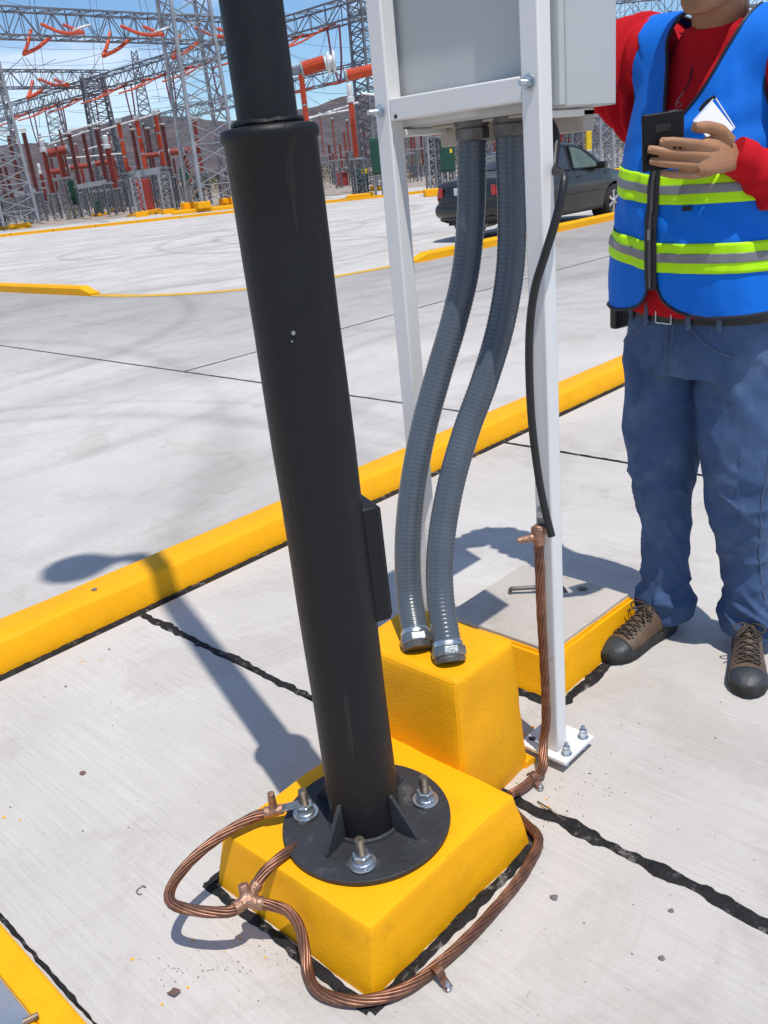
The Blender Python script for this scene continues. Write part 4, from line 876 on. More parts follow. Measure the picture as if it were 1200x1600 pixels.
# post insulators on lattice pedestals
def post(tx, ty, bx, by, f, r, mt, label, cap=None, seg=1, n=26, ped='lattice'):
    top = fp(tx, ty, f); b = base(bx, by, f); zb = fp(bx, by, f).z; t = empty('post_insulator', b, label, 'insulator', 'post insulators')
    H_ = top.z - zb
    for k in range(seg):
        z0 = zb + H_ * k / seg + (.04 if k else 0); z1 = zb + H_ * (k + 1) / seg - .05
        mb = MB(); sheds(mb, V(b.x, b.y, z0), V(b.x, b.y, z1), r, max(8, n // seg), 9, .74); mb.build('insulator_column', mt, t)
        if k < seg - 1 or not cap:
            mb = MB(); mb.lathe(V(b.x, b.y, z1), (0, 0, 1), [(r * .9, 0), (r * .9, .09)], 9); mb.build('flange', 'galv', t)
    if cap == 'tall':
        mb = MB(); mb.lathe(V(b.x, b.y, top.z), (0, 0, 1), [(r * 1.15, 0), (r * 1.2, .22), (r * .7, .26), (r * .85, .34), (r * .95, .74), (r * .7, .8)], 14); mb.build('cap', 'alu_white', t, smooth=True, angle=40)
    elif cap == 'small':
        mb = MB(); mb.lathe(V(b.x, b.y, top.z), (0, 0, 1), [(r * .9, 0), (r * 1.3, .05), (r * 1.3, .2), (r * .6, .24)], 12); mb.build('cap', 'alu_white', t)
    elif cap == 'ring':
        mb = MB(); mb.tube([V(b.x + math.cos(6.283 * k / 16) * .2, b.y + math.sin(6.283 * k / 16) * .2, top.z + .05) for k in range(17)], .025, 6); mb.build('corona_ring', 'alu_white', t)
    if ped == 'lattice':
        lattice(t, V(b.x, b.y, .1), V(b.x, b.y, zb - .05), .52, .46, 5, .03, .016, R0 + .4, 'galv_dark', 'galv_dark')
        mb = MB(); mb.obox(V(b.x, b.y, zb - .03), V(.3, 0, 0), V(0, .3, 0), V(0, 0, .04)); mb.build('top_plate', 'galv', t)
    elif ped == 'pipe':
        mb = MB()
        for s in (-.22, .22): mb.bar(V(b.x + CA * s, b.y - SA * s, 0), V(b.x + CA * s * .6, b.y - SA * s * .6, zb), .09)
        mb.build('pedestal', 'galv', t)
    if f < 56: mb = MB(); mb.obox(V(b.x, b.y, .06), V(.36, 0, 0), V(0, .36, 0), V(0, 0, .09)); mb.build('footing', 'yellow_paint', t)
    return top
DK, RD, OR_ = 'porcelain_dark', 'porcelain_red', 'polymer_orange'
PL = [(17, 210, 36, 306, 62, .20, DK, 'ring', 1, 'lattice'), (37, 206, 58, 300, 60, .20, DK, 'ring', 1, 'lattice'), (62, 272, 73, 314, 76, .15, RD, 'tall', 1, 'lattice'), (70, 237, 83, 302, 64, .24, RD, 'tall', 1, 'lattice'),
      (93, 242, 107, 302, 66, .25, RD, None, 1, 'pipe'), (108, 209, 125, 290, 61, .19, DK, 'ring', 1, 'lattice'), (129, 207, 146, 288, 64, .19, DK, 'ring', 1, 'lattice'), (150, 202, 167, 286, 60, .19, DK, 'ring', 1, 'lattice'),
      (167, 232, 180, 294, 62, .24, RD, 'tall', 1, 'lattice'), (186, 192, 200, 270, 54, .17, OR_, 'small', 3, 'lattice'), (214, 187, 228, 266, 54, .17, OR_, 'small', 3, 'none'), (242, 180, 257, 262, 54, .17, OR_, 'small', 3, 'lattice'),
      (207, 203, 220, 275, 66, .17, DK, 'ring', 1, 'lattice'), (231, 201, 243, 272, 68, .17, DK, 'ring', 1, 'lattice'), (253, 195, 268, 276, 62, .17, DK, 'ring', 1, 'lattice'), (288, 242, 297, 289, 64, .22, RD, None, 1, 'pipe'),
      (141, 255, 149, 300, 84, .16, RD, None, 1, 'lattice'), (118, 258, 126, 300, 88, .16, DK, None, 1, 'lattice'), (272, 246, 278, 290, 86, .15, DK, None, 1, 'lattice'), (306, 186, 316, 268, 60, .18, RD, 'small', 3, 'lattice'),
      (333, 182, 346, 266, 60, .18, RD, 'small', 3, 'lattice'), (8, 240, 20, 312, 74, .18, DK, None, 1, 'lattice'), (-8, 214, 10, 310, 62, .2, DK, 'ring', 1, 'lattice'),
      (465, 112, 482, 215, 50, .21, OR_, None, 2, 'lattice'), (455, 185, 466, 240, 58, .19, RD, 'tall', 1, 'lattice'), (545, 160, 557, 247, 46, .19, OR_, 'tall', 1, 'lattice'), (527, 225, 535, 262, 84, .14, RD, None, 1, 'lattice'),
      (517, 238, 523, 266, 88, .14, RD, None, 1, 'lattice'), (677, 190, 681, 213, 40, .17, OR_, None, 1, 'lattice'), (707, 196, 711, 224, 42, .15, OR_, None, 1, 'lattice'), (640, 210, 645, 258, 80, .14, RD, None, 1, 'lattice'),
      (655, 212, 661, 258, 82, .13, DK, None, 1, 'lattice'), (667, 216, 672, 258, 84, .13, RD, None, 1, 'lattice'), (770, 206, 774, 246, 78, .13, RD, None, 1, 'lattice'), (893, 176, 896, 200, 36, .16, OR_, None, 1, 'lattice'),
      (930, 150, 932, 167, 34, .12, OR_, None, 1, 'none'), (872, 190, 877, 238, 70, .14, RD, None, 1, 'lattice'), (907, 208, 910, 242, 62, .13, RD, None, 1, 'lattice'), (884, 196, 889, 236, 76, .13, DK, None, 1, 'lattice')]
desc = {DK: 'dark brown', RD: 'brick red', OR_: 'orange'}
order = sorted(range(len(PL)), key=lambda i: PL[i][0]); cnt = {}
for i in order:
    a = PL[i]; cnt[a[6]] = cnt.get(a[6], 0) + 1
    post(a[0], a[1], a[2], a[3], a[4], a[5] * .84, a[6], '%s ribbed post insulator, %s of its colour from the left' % (desc[a[6]], ordw(cnt[a[6]])), a[7], a[8], 30 if a[6] != OR_ else 34, a[9])
# horizontal tubes, busbars
def hz_tube(x0, y0, x1, y1, f, r, mt, label, name='tube_insulator', ribs=0, cat='insulator', f1=None):
    a = fp(x0, y0, f); b = fp(x1, y1, f1 or f); t = empty(name, (a + b) / 2, label, cat)
    mb = MB()
    if ribs: sheds(mb, a, b, r, ribs, 12, .85)
    else: mb.tube([a, b], r, 10)
    mb.build('tube', mt, t, smooth=not ribs); d = (b - a).normalized()
    if r > .1:
        for p in (a, b):
            mb = MB(); mb.lathe(p - d * .06, d, [(r * .8, 0), (r * 1.12, .02), (r * 1.12, .1), (r * .8, .12)], 12); mb.build('end_cap', 'galv', t)
    return t
hz_tube(75, 240, 106, 233, 64, .27, RD, 'brick red horizontal breaker tube between two posts at the left')
hz_tube(80, 269, 104, 266, 70, .2, RD, 'lower red horizontal tube, left length'); hz_tube(110, 262, 145, 258, 72, .2, RD, 'lower red horizontal tube, middle length'); hz_tube(148, 256, 182, 252, 72, .2, RD, 'lower red horizontal tube, right length')
hz_tube(265, 238, 284, 236, 60, .2, RD, 'brick red tube left of the tall tower, near half'); hz_tube(288, 236, 306, 233, 60, .2, RD, 'brick red tube left of the tall tower, far half')
hz_tube(225, 244, 250, 241, 66, .18, RD, 'short red tube behind the three orange posts')
t = hz_tube(472, 108, 508, 97, 48, .36, OR_, 'big orange horizontal insulator with white ring right of the pole', ribs=16)
rg = MB(); c = fp(517, 97, 47.5); dd = (fp(517, 95, 47.5) - fp(470, 108, 47.5)).normalized(); u_ = V(0, 0, 1); v_ = dd.cross(u_).normalized()
for off in (-.12, .16):
    rg.tube([c + dd * off + u_ * (math.cos(6.283 * k / 24) * .42) + v_ * (math.sin(6.283 * k / 24) * .42) for k in range(25)], .075, 8)
rg.lathe(c - dd * .3, dd, [(.3, 0), (.34, .15), (.30, .4), (.12, .46)], 16)
rg.build('corona_ring', 'alu_white', t, smooth=True)
mb = MB(); mb.bar(fp(456, 112, 48), fp(474, 107, 48), .5, .4); mb.build('housing', 'galv_dark', t, bevel=.08)
hz_tube(541, 118, 590, 107, 45, .28, OR_, 'second orange horizontal insulator partly behind the white post', ribs=16)
for k, (x0, y0, x1, y1, f) in enumerate(((-20, 208, 40, 201, 60), (105, 206, 160, 190, 62), (158, 204, 250, 176, 64), (75, 226, 140, 204, 68), (100, 248, 190, 240, 66), (60, 214, 110, 208, 66), (130, 235, 175, 222, 72), (565, 146, 600, 150, 48), (480, 186, 560, 160, 54), (450, 190, 545, 172, 60), (860, 196, 935, 190, 60))):
    hz_tube(x0, y0, x1, y1, f, .055, 'alu_white', 'thin pale busbar pipe among the insulators, %s from the left' % ordw(k + 1), 'busbar', cat='busbar')
# steel platforms between pedestals
for k, (x0, y0, x1, y1, f, h) in enumerate(((24, 304, 58, 298, 60, .28), (122, 292, 168, 284, 60, .28), (196, 274, 262, 264, 54, .34), (140, 300, 170, 296, 66, .2), (250, 286, 270, 282, 62, .2))):
    mb = MB(); mb.bar(fp(x0, y0, f), fp(x1, y1, f), .3, h); tag(mb.build('platform_beam', 'galv', loc=base(x0, y0, f)), 'pale steel platform beam under insulators, number %d in the list from left' % (k + 1) if False else ['pale steel beam under the two leftmost dark posts', 'pale steel beam under the middle dark posts', 'grey steel beam carrying the three orange posts', 'thin steel beam behind the middle dark posts', 'thin steel beam left of the tall tower'][k], 'beam', 'platform beams')
gantry(222, 340, 51.5, 276, .55, .5, 5, R0 + .3, 'left pedestal under the orange post beam', .035, .016)
gantry(266, 336, 51.5, 268, .62, .58, 5, R0 + .3, 'right pedestal under the orange post beam', .04, .018)
def cabin(px, py, f, w, h, d, mt, label, z0=.15, sticker=None, pad=True, name='equipment_box'):
    b = base(px, py, f); t = empty(name, b, label, 'cabinet'); ax = V(CA, -SA, 0) ; ay = V(SA, CA, 0)
    mb = MB(); mb.obox(b + V(0, 0, z0 + h / 2), ax * (w / 2), ay * (d / 2), V(0, 0, h / 2)); mb.build('housing', mt, t, bevel=.03, seg=1)
    mb = MB(); mb.obox(b - ay * (d / 2 + .012) + V(0, 0, z0 + h / 2), ax * (w * .44), ay * .012, V(0, 0, h * .44)); mb.build('door', mt, t, bevel=.01, seg=1)
    if sticker:
        mb = MB(); mb.obox(b - ay * (d / 2 + .03) + ax * (w * sticker[0]) + V(0, 0, z0 + h * sticker[1]), ax * sticker[2], ay * .006, V(0, 0, sticker[3])); mb.build('sticker', 'sticker_yellow', t)
    if z0 > .5:
        mb = MB()
        for s in (-1, 1): mb.bar(b + ax * (s * w * .35), b + ax * (s * w * .35) + V(0, 0, z0), .1)
        mb.build('stand', 'galv', t)
    elif pad:
        mb = MB(); mb.obox(b + V(0, 0, .08), ax * (w * .8), ay * (d * .85), V(0, 0, .09)); mb.build('footing', 'yellow_paint', t, bevel=.02, seg=1)
    return t
cabin(566, 301, 47, .72, 1.18, .6, 'green_box', 'dark green box with yellow sticker on a yellow footing', .2, (.22, .84, .18, .12))
cabin(592, 290, 44, .5, 1.6, .4, 'green_box', 'dark green box half hidden behind the white left post', 1.0)
cabin(701, 292, 40, .66, 1.32, .5, 'green_box', 'dark green box on legs left of the parked car', .85, (.25, .62, .05, .08))
cabin(116, 318, 64, .5, 1.6, .5, 'green_box', 'dark green box at the foot of a red breaker post', .9)
cabin(153, 320, 66, .6, .9, .5, 'green_box', 'small dark green box standing on the gravel', .1)
cabin(293, 300, 62, .5, 1.2, .5, 'green_box', 'dark green box hung beside the tall tower', 1.3)
cabin(311, 312, 66, .7, 1.1, .5, 'green_box', 'dark green box seen through the tall tower', .3)
cabin(0, 350, 56, .7, 1.6, .5, 'green_box', 'dark green box cut by the left photo edge', .1)
cabin(230, 326, 60, .9, 1.9, .9, 'red_box', 'brick red cooler box between the two pedestals', .15)
cabin(535, 281, 78, 1.0, 1.1, .8, 'red_box', 'small red box far off beside the black pole', .1, pad=False)
cabin(915, 282, 48, 1.3, .8, .8, 'galv', 'grey steel box under the portal behind the car', .3, pad=False)
cabin(680, 310, 38.5, .9, .30, .7, 'yellow_paint', 'yellow concrete footing left of the parked car', -.02, pad=False, name='yellow_footing')
cabin(560, 312, 43.9, 1.1, .25, .8, 'yellow_paint', 'yellow concrete step in front of the green box', -.02, pad=False, name='yellow_footing')
gantry(680, 300, 40, 213, .55, .5, 5, R0 + .2, 'lattice pedestal carrying an orange insulator left of the car', .035, .016, pad=False)
gantry(845, 292, 60, 160, .9, .8, 8, R0 + .2, 'lattice column glimpsed right of the white post', .04, .02, mt='galv_dark', mt2='galv_dark')
gantry(758, 282, 72, 180, 1.0, .9, 9, R0 + .2, 'lattice column glimpsed between the two conduits', .045, .02, mt='galv_dark', mt2='galv_dark')
cabin(920, 262, 60, .35, 1.6, .3, 'sticker_yellow', 'small yellow steel stand behind the car', .6, pad=False)
# overhead wires
wires = [(-30, -8, 280, 30, 70, 62), (-30, 70, 300, 62, 100, 100), (-30, 92, 300, 78, 120, 100), (-30, 150, 340, 120, 130, 110), (-30, 168, 340, 140, 130, 110), (-30, 190, 340, 172, 140, 120), (440, 20, 600, 30, 90, 90), (440, 60, 600, 72, 100, 90), (440, 80, 600, 92, 110, 90), (38, 86, -60, 120, 53, 40), (156, 88, 90, 120, 53, 80), (45, -10, 62, 200, 62, 70), (52, -10, 80, 200, 62, 72), (215, -10, 250, 160, 60, 70), (224, -10, 270, 150, 60, 70), (140, 0, 150, 130, 70, 70), (150, 0, 162, 110, 70, 70), (470, 150, 520, 10, 80, 60), (505, 140, 530, 20, 80, 60), (440, 172, 600, 162, 66, 50), (480, 150, 600, 180, 66, 50), (35, 90, 48, 112, 53, 56), (40, 90, 60, 112, 53, 56), (940, 20, 1000, 5, 80, 70), (960, 30, 1010, 2, 80, 70)]
for k, (x0, y0, x1, y1, f0, f1) in enumerate(wires):
    a = fp(x0, y0, f0); b = fp(x1, y1, f1); L = (b - a).length; mb = MB()
    mb.tube([lerp(a, b, i / 12) + V(0, 0, -.03 * L * 4 * (i / 12) * (1 - i / 12)) for i in range(13)], .016, 5)
    tag(mb.build('overhead_wire', 'wire_grey', loc=a), 'thin grey overhead wire crossing the sky among the substation beams', 'wire', 'overhead wires')
# background clutter of slim far pedestals with insulators
rnd = random.Random(21); cc = 0
for k in range(34):
    x = -5 + k * 10.5 + rnd.uniform(-3, 3) if k < 33 else 560
    if k >= 24: x = [500, 520, 545, 575, 630, 650, 700, 770, 880, 930][k - 24]
    f = rnd.uniform(84, 108); hz_ = 325 - .112 * x
    b = base(x, hz_ + 16, f); zt = rnd.uniform(3.6, 5.6); t = empty('far_post', b, 'far slim post insulator deep in the substation, %s from the left' % ordw(k + 1), 'insulator', 'far post insulators')
    lattice(t, b, V(b.x, b.y, 2.2), .5, .5, 4, .04, .022, R0, 'galv_dark', 'galv_dark')
    mb = MB(); sheds(mb, V(b.x, b.y, 2.2), V(b.x, b.y, zt), .16, 18, 7, .74); mb.build('insulator_column', rnd.choice([DK, RD, DK]), t)

# a second, denser layer of equipment further back on the left and right
rnd = random.Random(33)
for k in range(30):
    x = (-12 + k * 17 + rnd.uniform(-5, 5)) if k < 20 else [498, 512, 530, 552, 622, 636, 652, 690, 868, 902][k - 20]
    if 345 < x < 480: x = rnd.uniform(60, 340)
    f = rnd.uniform(62, 82); hz_ = 325 - .112 * x; b = base(x, hz_ + 24, f); zt = rnd.uniform(4.4, 6.4); zb = rnd.uniform(2.0, 2.8)
    t = empty('rear_post', b, 'slim post insulator in the second row of the substation, %s from the left' % ordw(k + 1), 'insulator', 'second row post insulators')
    lattice(t, b, V(b.x, b.y, zb), .45, .42, 6, .024, .012, R0 + rnd.uniform(0, .8), 'galv_dark', 'galv_dark')
    mb = MB(); sheds(mb, V(b.x, b.y, zb), V(b.x, b.y, zt), rnd.uniform(.07, .10), 22, 7, .74); mb.build('insulator_column', rnd.choice([DK, DK, RD, RD, 'porcelain_dark']), t)
    mb = MB(); mb.lathe(V(b.x, b.y, zt), (0, 0, 1), [(.1, 0), (.14, .06), (.05, .16)], 8); mb.build('cap', 'galv', t)
    mb = MB(); mb.bar(V(b.x - CA * .7, b.y + SA * .7, zb), V(b.x + CA * .7, b.y - SA * .7, zb), .1); mb.build('cross_arm', 'galv', t)
for k in range(26):
    x0 = rnd.uniform(-20, 260); y0 = rnd.uniform(60, 240); x1 = x0 + rnd.uniform(60, 200); y1 = y0 - rnd.uniform(5, 30)
    if k > 17: x0 = rnd.uniform(450, 520); x1 = x0 + rnd.uniform(50, 110); y0 = rnd.uniform(60, 230); y1 = y0 + rnd.uniform(-25, 15)
    a = fp(x0, y0, rnd.uniform(56, 100)); b = fp(x1, y1, rnd.uniform(56, 100)); L = (b - a).length; mb = MB()
    mb.tube([lerp(a, b, i / 12) + V(0, 0, -.02 * L * 4 * (i / 12) * (1 - i / 12)) for i in range(13)], .014, 5)
    tag(mb.build('overhead_wire', 'wire_grey', loc=a), 'thin grey overhead wire crossing the sky among the substation beams', 'wire', 'overhead wires')
# ================================================================== parked car
ca = math.radians(0.0); CF = V(math.cos(ca), math.sin(ca), 0); CLf = V(-CF.y, CF.x, 0)
fr_c = gp(953, 340, 0); car_o = fr_c - CF * 1.31 + CLf * .74
def cw(x, y, z): return car_o + CF * x + CLf * y + V(0, 0, z)
car = empty('parked_car', car_o, 'dark grey sedan parked behind the yellow kerb', 'car')
WX = (-1.31, 1.31); WR = .315
def zbot(x):
    z = .25 if abs(x) < 1.7 else .25 + .10 * min(1, (abs(x) - 1.7) / .45)
    for w in WX:
        d = abs(x - w)
        if d < .375: z = max(z, .30 + math.sqrt(max(0, .375 ** 2 - d * d)))
    return z
def ztop(x): return interp(x, [(-2.22, .72), (-2.18, .90), (-2.05, 1.0), (-1.45, 1.03), (-.9, .98), (.6, .93), (1.1, .93), (1.6, .86), (2.0, .74), (2.12, .62), (2.16, .52)])[0]
def hw(x): return interp(x, [(-2.22, .62), (-2.15, .72), (-1.9, .80), (-1.2, .845), (0, .855), (1.2, .845), (1.8, .78), (2.05, .66), (2.16, .50)])[0]
xs = sorted(set([-2.22 + 4.38 * i / 110 for i in range(111)] + [w + .375 * math.cos(math.pi * k / 16) for w in WX for k in range(17)]))
rows = []
for x in xs:
    zb, zt, w = zbot(x), ztop(x), hw(x); half = []
    full = .25
    for t in (0, .08, .2, .35, .5, .62, .72, .82, .90, .955, .985):
        z = lerp(zb, zt, t); u = (z - full) / max(.05, zt - full)
        yy = w * (1 - .05 * (1 - u) ** 3 - .012 * max(0, .55 - abs(u - .55)) * 0 - .10 * max(0, u - .60) ** 1.6 * 2.2)
        if .58 < u < .66: yy += .010
        half.append((yy, z))
    half += [(w * .86, zt), (w * .7, zt + .012), (w * .35, zt + .022), (0, zt + .025)]
    rows.append([cw(x, -y, z) for y, z in half] + [cw(x, y, z) for y, z in reversed(half[:-1])])
mb = MB(); mb.grid(rows); n = len(rows[0])
mb.f.append(tuple(range(n))); mb.f.append(tuple((len(rows) - 1) * n + j for j in range(n - 1, -1, -1)))
body = mb.build('body', 'car_paint', car, smooth=True, angle=35)
mb = MB(); mb.obox(cw(0, 0, .42), CF * 2.0, CLf * .62, V(0, 0, .17)); mb.build('underside', 'car_trim', car)
# greenhouse
def roof(x): return interp(x, [(-1.62, 1.0), (-1.4, 1.10), (-1.0, 1.30), (-.7, 1.405), (-.35, 1.445), (0, 1.45), (.3, 1.42), (.55, 1.34), (.85, 1.18), (1.22, .95)])[0]
rows = []
for i in range(61):
    x = -1.62 + 2.84 * i / 60; zt = roof(x); zb = ztop(x) - .03; hgt = max(.01, zt - zb); half = []
    for t in (0, .15, .35, .55, .75, .9, 1.0):
        z = lerp(zb, zt - .03, t); half.append((.765 - .33 * (z - .93) * (1 if z > .93 else 0) - .02 * t * t, z))
    y1 = half[-1][0]; half += [(y1 * .93, zt - .006), (y1 * .6, zt + .008), (0, zt + .016)]
    rows.append([cw(x, -y, z) for y, z in half] + [cw(x, y, z) for y, z in reversed(half[:-1])])
mb = MB(); mb.grid(rows); gh = mb.build('cabin_shell', 'car_paint', car, smooth=True, angle=40)
def side_y(z): return .765 - .33 * max(0, z - .93)
def pane(name, poly, mt, parent, off=.006, thick=.006):
    for s in (-1, 1):
        mb = MB(); mb.prism([cw(x, s * (side_y(z) + off), z) for x, z in poly], CLf * (s * thick)); mb.build(name, mt, parent)
W1 = [(-.02, .985), (.90, .965), (.66, 1.17), (.42, 1.315), (.22, 1.365), (.02, 1.385)]
W2 = [(-.12, .985), (-.98, 1.01), (-.84, 1.15), (-.62, 1.31), (-.42, 1.372), (-.10, 1.388)]
pane('front_side_window', W1, 'glow_glass', car); pane('rear_side_window', W2, 'car_glass', car)
def frame_line(pts, r, mt, name, parent=car, off=.012):
    for s in (-1, 1):
        mb = MB(); mb.tube([cw(x, s * (side_y(z) + off), z) for x, z in pts], r, 6, cap=True); mb.build(name, mt, parent)
frame_line(W1 + [W1[0]], .016, 'car_trim', 'window_seal'); frame_line(W2 + [W2[0]], .016, 'car_trim', 'window_seal')
mb = MB(); rw = [[cw(x, y * (side_y(roof(x)) - .06), roof(x) + .026 - .014 * abs(y) ** 2) for y in (-1, -.5, 0, .5, 1)] for x in (-1.42, -1.2, -1.0, -.78)]; mb.grid(rw); mb.build('rear_window', 'car_glass', car, smooth=True)
mb = MB(); rw = [[cw(x, y * (side_y(roof(x)) - .06), roof(x) + .028 - .014 * abs(y) ** 2) for y in (-1, -.5, 0, .5, 1)] for x in (1.05, .85, .7, .5)]; mb.grid(rw); mb.build('windscreen', 'car_glass', car, smooth=True)
# wheels
for x in WX:
    for s in (-1, 1):
        c = cw(x, s * .74, WR); ax = CLf * s
        mb = MB(); mb.lathe(c - ax * .10, ax, [(.2, 0), (.285, .0), (.308, .02), (WR, .05), (WR, .15), (.308, .18), (.285, .198), (.215, .205), (.205, .18), (.2, 0)], 40, cap=False); w_ = mb.build('wheel', 'tyre', car, smooth=True, angle=40)
        mb = MB(); mb.lathe(c - ax * .02, ax, [(.21, -.06), (.212, .10), (.205, .115), (.195, .112), (.19, .03), (.02, .02)], 40); mb.build('rim', 'rim', w_, smooth=True, angle=40)
        sp = MB(); u = V(0, 0, 1); v_ = ax.cross(u)
        for k in range(6):
            an = k * math.pi / 3; d = u * math.cos(an) + v_ * math.sin(an); p = d.cross(ax)
            sp.hexa([c + ax * .04 + d * .03 - p * .028, c + ax * .04 + d * .03 + p * .028, c + ax * .04 + d * .197 + p * .036, c + ax * .04 + d * .197 - p * .036, c + ax * .095 + d * .03 - p * .026, c + ax * .095 + d * .03 + p * .026, c + ax * .088 + d * .197 + p * .03, c + ax * .088 + d * .197 - p * .03])
        sp.lathe(c + ax * .04, ax, [(.055, 0), (.055, .06), (.03, .068)], 20); sp.build('spokes', 'rim', w_, bevel=.006, seg=1)
        mb = MB(); mb.lathe(c - ax * .0, ax, [(.15, 0), (.15, .02)], 24); mb.build('brake_disc', 'steel_dark', w_)
        mb = MB(); mb.lathe(c - ax * .2, ax, [(.37, 0), (.37, .12)], 28); mb.build('wheel_well', 'car_trim', car)
# lights, handles, mirrors, seams
for s in (-1, 1):
    mb = MB(); rws = []
    for x in (-2.215, -2.17, -2.08, -1.98, -1.88):
        rws.append([cw(x - .004, s * (hw(x) * interp(z, [(.70, 1.004), (.80, .985), (.93, .93)])[0] + .008), z) for z in (.70, .76, .82, .88, min(.95, ztop(x) - .03))])
    mb.grid(rws); o = mb.build('tail_light', 'tail_red', car, smooth=True); so = o.modifiers.new('s', 'SOLIDIFY'); so.thickness = .012; so.offset = 0
    mb = MB(); mb.obox(cw(-2.225, s * .575, .82), CF * .01, CLf * .045, V(0, 0, .08)); mb.build('tail_light', 'tail_red', car, bevel=.01)
    mb = MB(); mb.obox(cw(.74, s * .90, 1.0), CF * .055, CLf * .095, V(0, 0, .062)); mb.obox(cw(.76, s * .80, .965), CF * .03, CLf * .06, V(0, 0, .018)); mb.build('door_mirror', 'car_paint', car, bevel=.03, seg=3, smooth=True)
    for hx in (.0, -.98):
        mb = MB(); mb.tube([cw(hx - .02, s * .842, .845), cw(hx + .01, s * .868, .848), cw(hx + .15, s * .868, .852), cw(hx + .18, s * .842, .852)], .013, 8); mb.build('door_handle', 'car_paint', car, smooth=True)
    for sx, pts in ((0, [(-.07, .95), (-.07, .62), (-.06, .30)]), (1, [(.98, .90), (1.0, .62), (.95, .30)]), (2, [(-1.0, .97), (-.98, .78), (-.90, .66), (-.88, .33)])):
        mb = MB(); mb.tube([cw(x, s * (hw(x) * (1 - .05 * (1 - (z - .25) / .72) ** 3 - .22 * max(0, (z - .25) / .72 - .6) ** 1.6) - .0005), z) for x, z in pts], .006, 5); mb.build('door_seam', 'car_trim', body)
    mb = MB(); mb.tube([cw(-.85, s * .859, .56), cw(0, s * .868, .555), cw(.9, s * .856, .55)], .012, 6); mb.build('side_moulding', 'car_paint', car)
    mb = MB(); mb.tube([cw(-.92, s * .80, .25), cw(.92, s * .80, .25)], .03, 8); mb.build('sill', 'car_trim', car)
mb = MB(); mb.tube([cw(-2.15, -.66, .52), cw(-2.20, -.4, .52), cw(-2.21, 0, .52), cw(-2.20, .4, .52), cw(-2.15, .66, .52)], [.13, .14, .14, .14, .13], 12); mb.tube([cw(-1.75, -.80, .50), cw(-2.0, -.765, .50), cw(-2.15, -.66, .52)], [.05, .09, .12], 10); mb.build('rear_bumper', 'car_paint', car, smooth=True)
mb = MB(); mb.tube([cw(-2.05, -.45, .27), cw(-2.32, -.45, .26)], .03, 10); mb.build('exhaust_pipe', 'steel_dark', car)
mb = MB(); mb.obox(cw(-2.235, 0, .83), CF * .008, CLf * .26, V(0, 0, .06)); mb.build('number_plate', 'alu_white', car)
for s in (-1, 1):
    mb = MB(); mb.obox(cw(2.0, s * .55, .66), CF * .1, CLf * .14, V(0, 0, .06)); mb.build('headlight', 'car_glass', car, bevel=.03)
# ================================================================== the worker
PF = V(math.cos(math.radians(165)), math.sin(math.radians(165)), 0); PL_ = V(-PF.y, PF.x, 0); PC = V(2.2, .985, 0)
def pl3(l, f, z): return PC + PL_ * l + PF * f + V(0, 0, z)
def ell(c, ax, ay, n=36, p=1.0):
    out = []
    for j in range(n):
        t = 2 * math.pi * j / n; ct, st = math.cos(t), math.sin(t)
        out.append(c + ax * (math.copysign(abs(ct) ** p, ct)) + ay * (math.copysign(abs(st) ** p, st)))
    return out
def trunk(mb, tab, n=40, p=.85):
    mb.rings([ell(pl3(s, f, z), PL_ * a, PF * b, n, p) for z, a, b, f, s in tab])
person = empty('person', V(2.2, .95, 0), 'worker in blue safety vest, red shirt and jeans holding a phone', 'person')
r_sh, r_el, r_wr = pl3(-.185, -.02, 1.55), pl3(-.435, .0, 1.565), pl3(-.40, .20, 1.74)
l_sh, l_el = pl3(.215, -.01, 1.52), pl3(.275, -.02, 1.225)
l_wr = cp(1148, 243, 1.893)
r_hip, r_kn, r_an = V(2.215, 1.098, .90), V(2.175, 1.074, .47), V(2.185, 1.060, .09)
l_hip, l_kn, l_an = V(2.19, .868, .90), V(2.165, .856, .47), V(2.225, .822, .09)
HF = V(math.cos(math.radians(176)), math.sin(math.radians(176)), 0); HL = V(-HF.y, HF.x, 0)
hc = pl3(.050, .050, 0)
def hd(l, f, z): return hc + HL * l + HF * f + V(0, 0, z)
CH = 1.618
# ---- body: one continuous skin surface
mb = MB()
trunk(mb, [(.88, .16, .10, 0, 0), (1.05, .165, .11, .01, 0), (1.25, .17, .115, .015, 0), (1.42, .17, .10, 0, 0), (1.52, .14, .075, -.01, 0), (1.58, .075, .065, 0, 0)])
mb.tube([pl3(0.01, -.01, 1.5), pl3(.022, .005, 1.58), hd(0, .0, 1.66), hd(0, -.005, 1.74)], [.066, .062, .060, .06], 24)
hp = [(0, .020, .018, .082), (.008, .038, .032, .072), (.025, .053, .050, .056), (.05, .064, .070, .034), (.08, .070, .084, .017), (.115, .071, .094, .004), (.15, .075, .099, -.004), (.185, .073, .096, -.008), (.212, .060, .078, -.010), (.230, .035, .045, -.012), (.236, .010, .012, -.012)]
mb.rings([ell(hd(0, f, CH + z), HL * a, HF * b, 28, .95) for z, a, b, f in hp])
mb.tube([hd(0, .098, CH + .125), hd(0, .112, CH + .095), hd(0, .122, CH + .078), hd(0, .106, CH + .068)], [.009, .012, .0155, .010], 10)
for s in (-1, 1):
    mb.tube([hd(s * .014, .103, CH + .077), hd(s * .016, .096, CH + .082)], [.009, .008], 8)
    mb.tube([hd(s * .076, -.012, CH + .075), hd(s * .084, -.02, CH + .10), hd(s * .080, -.022, CH + .13)], [(.012, .006), (.018, .007), (.014, .006)], 10, ref=HF)
    mb.tube([hd(s * .014, .094, CH + .128), hd(s * .048, .080, CH + .130)], [.008, .007], 8)
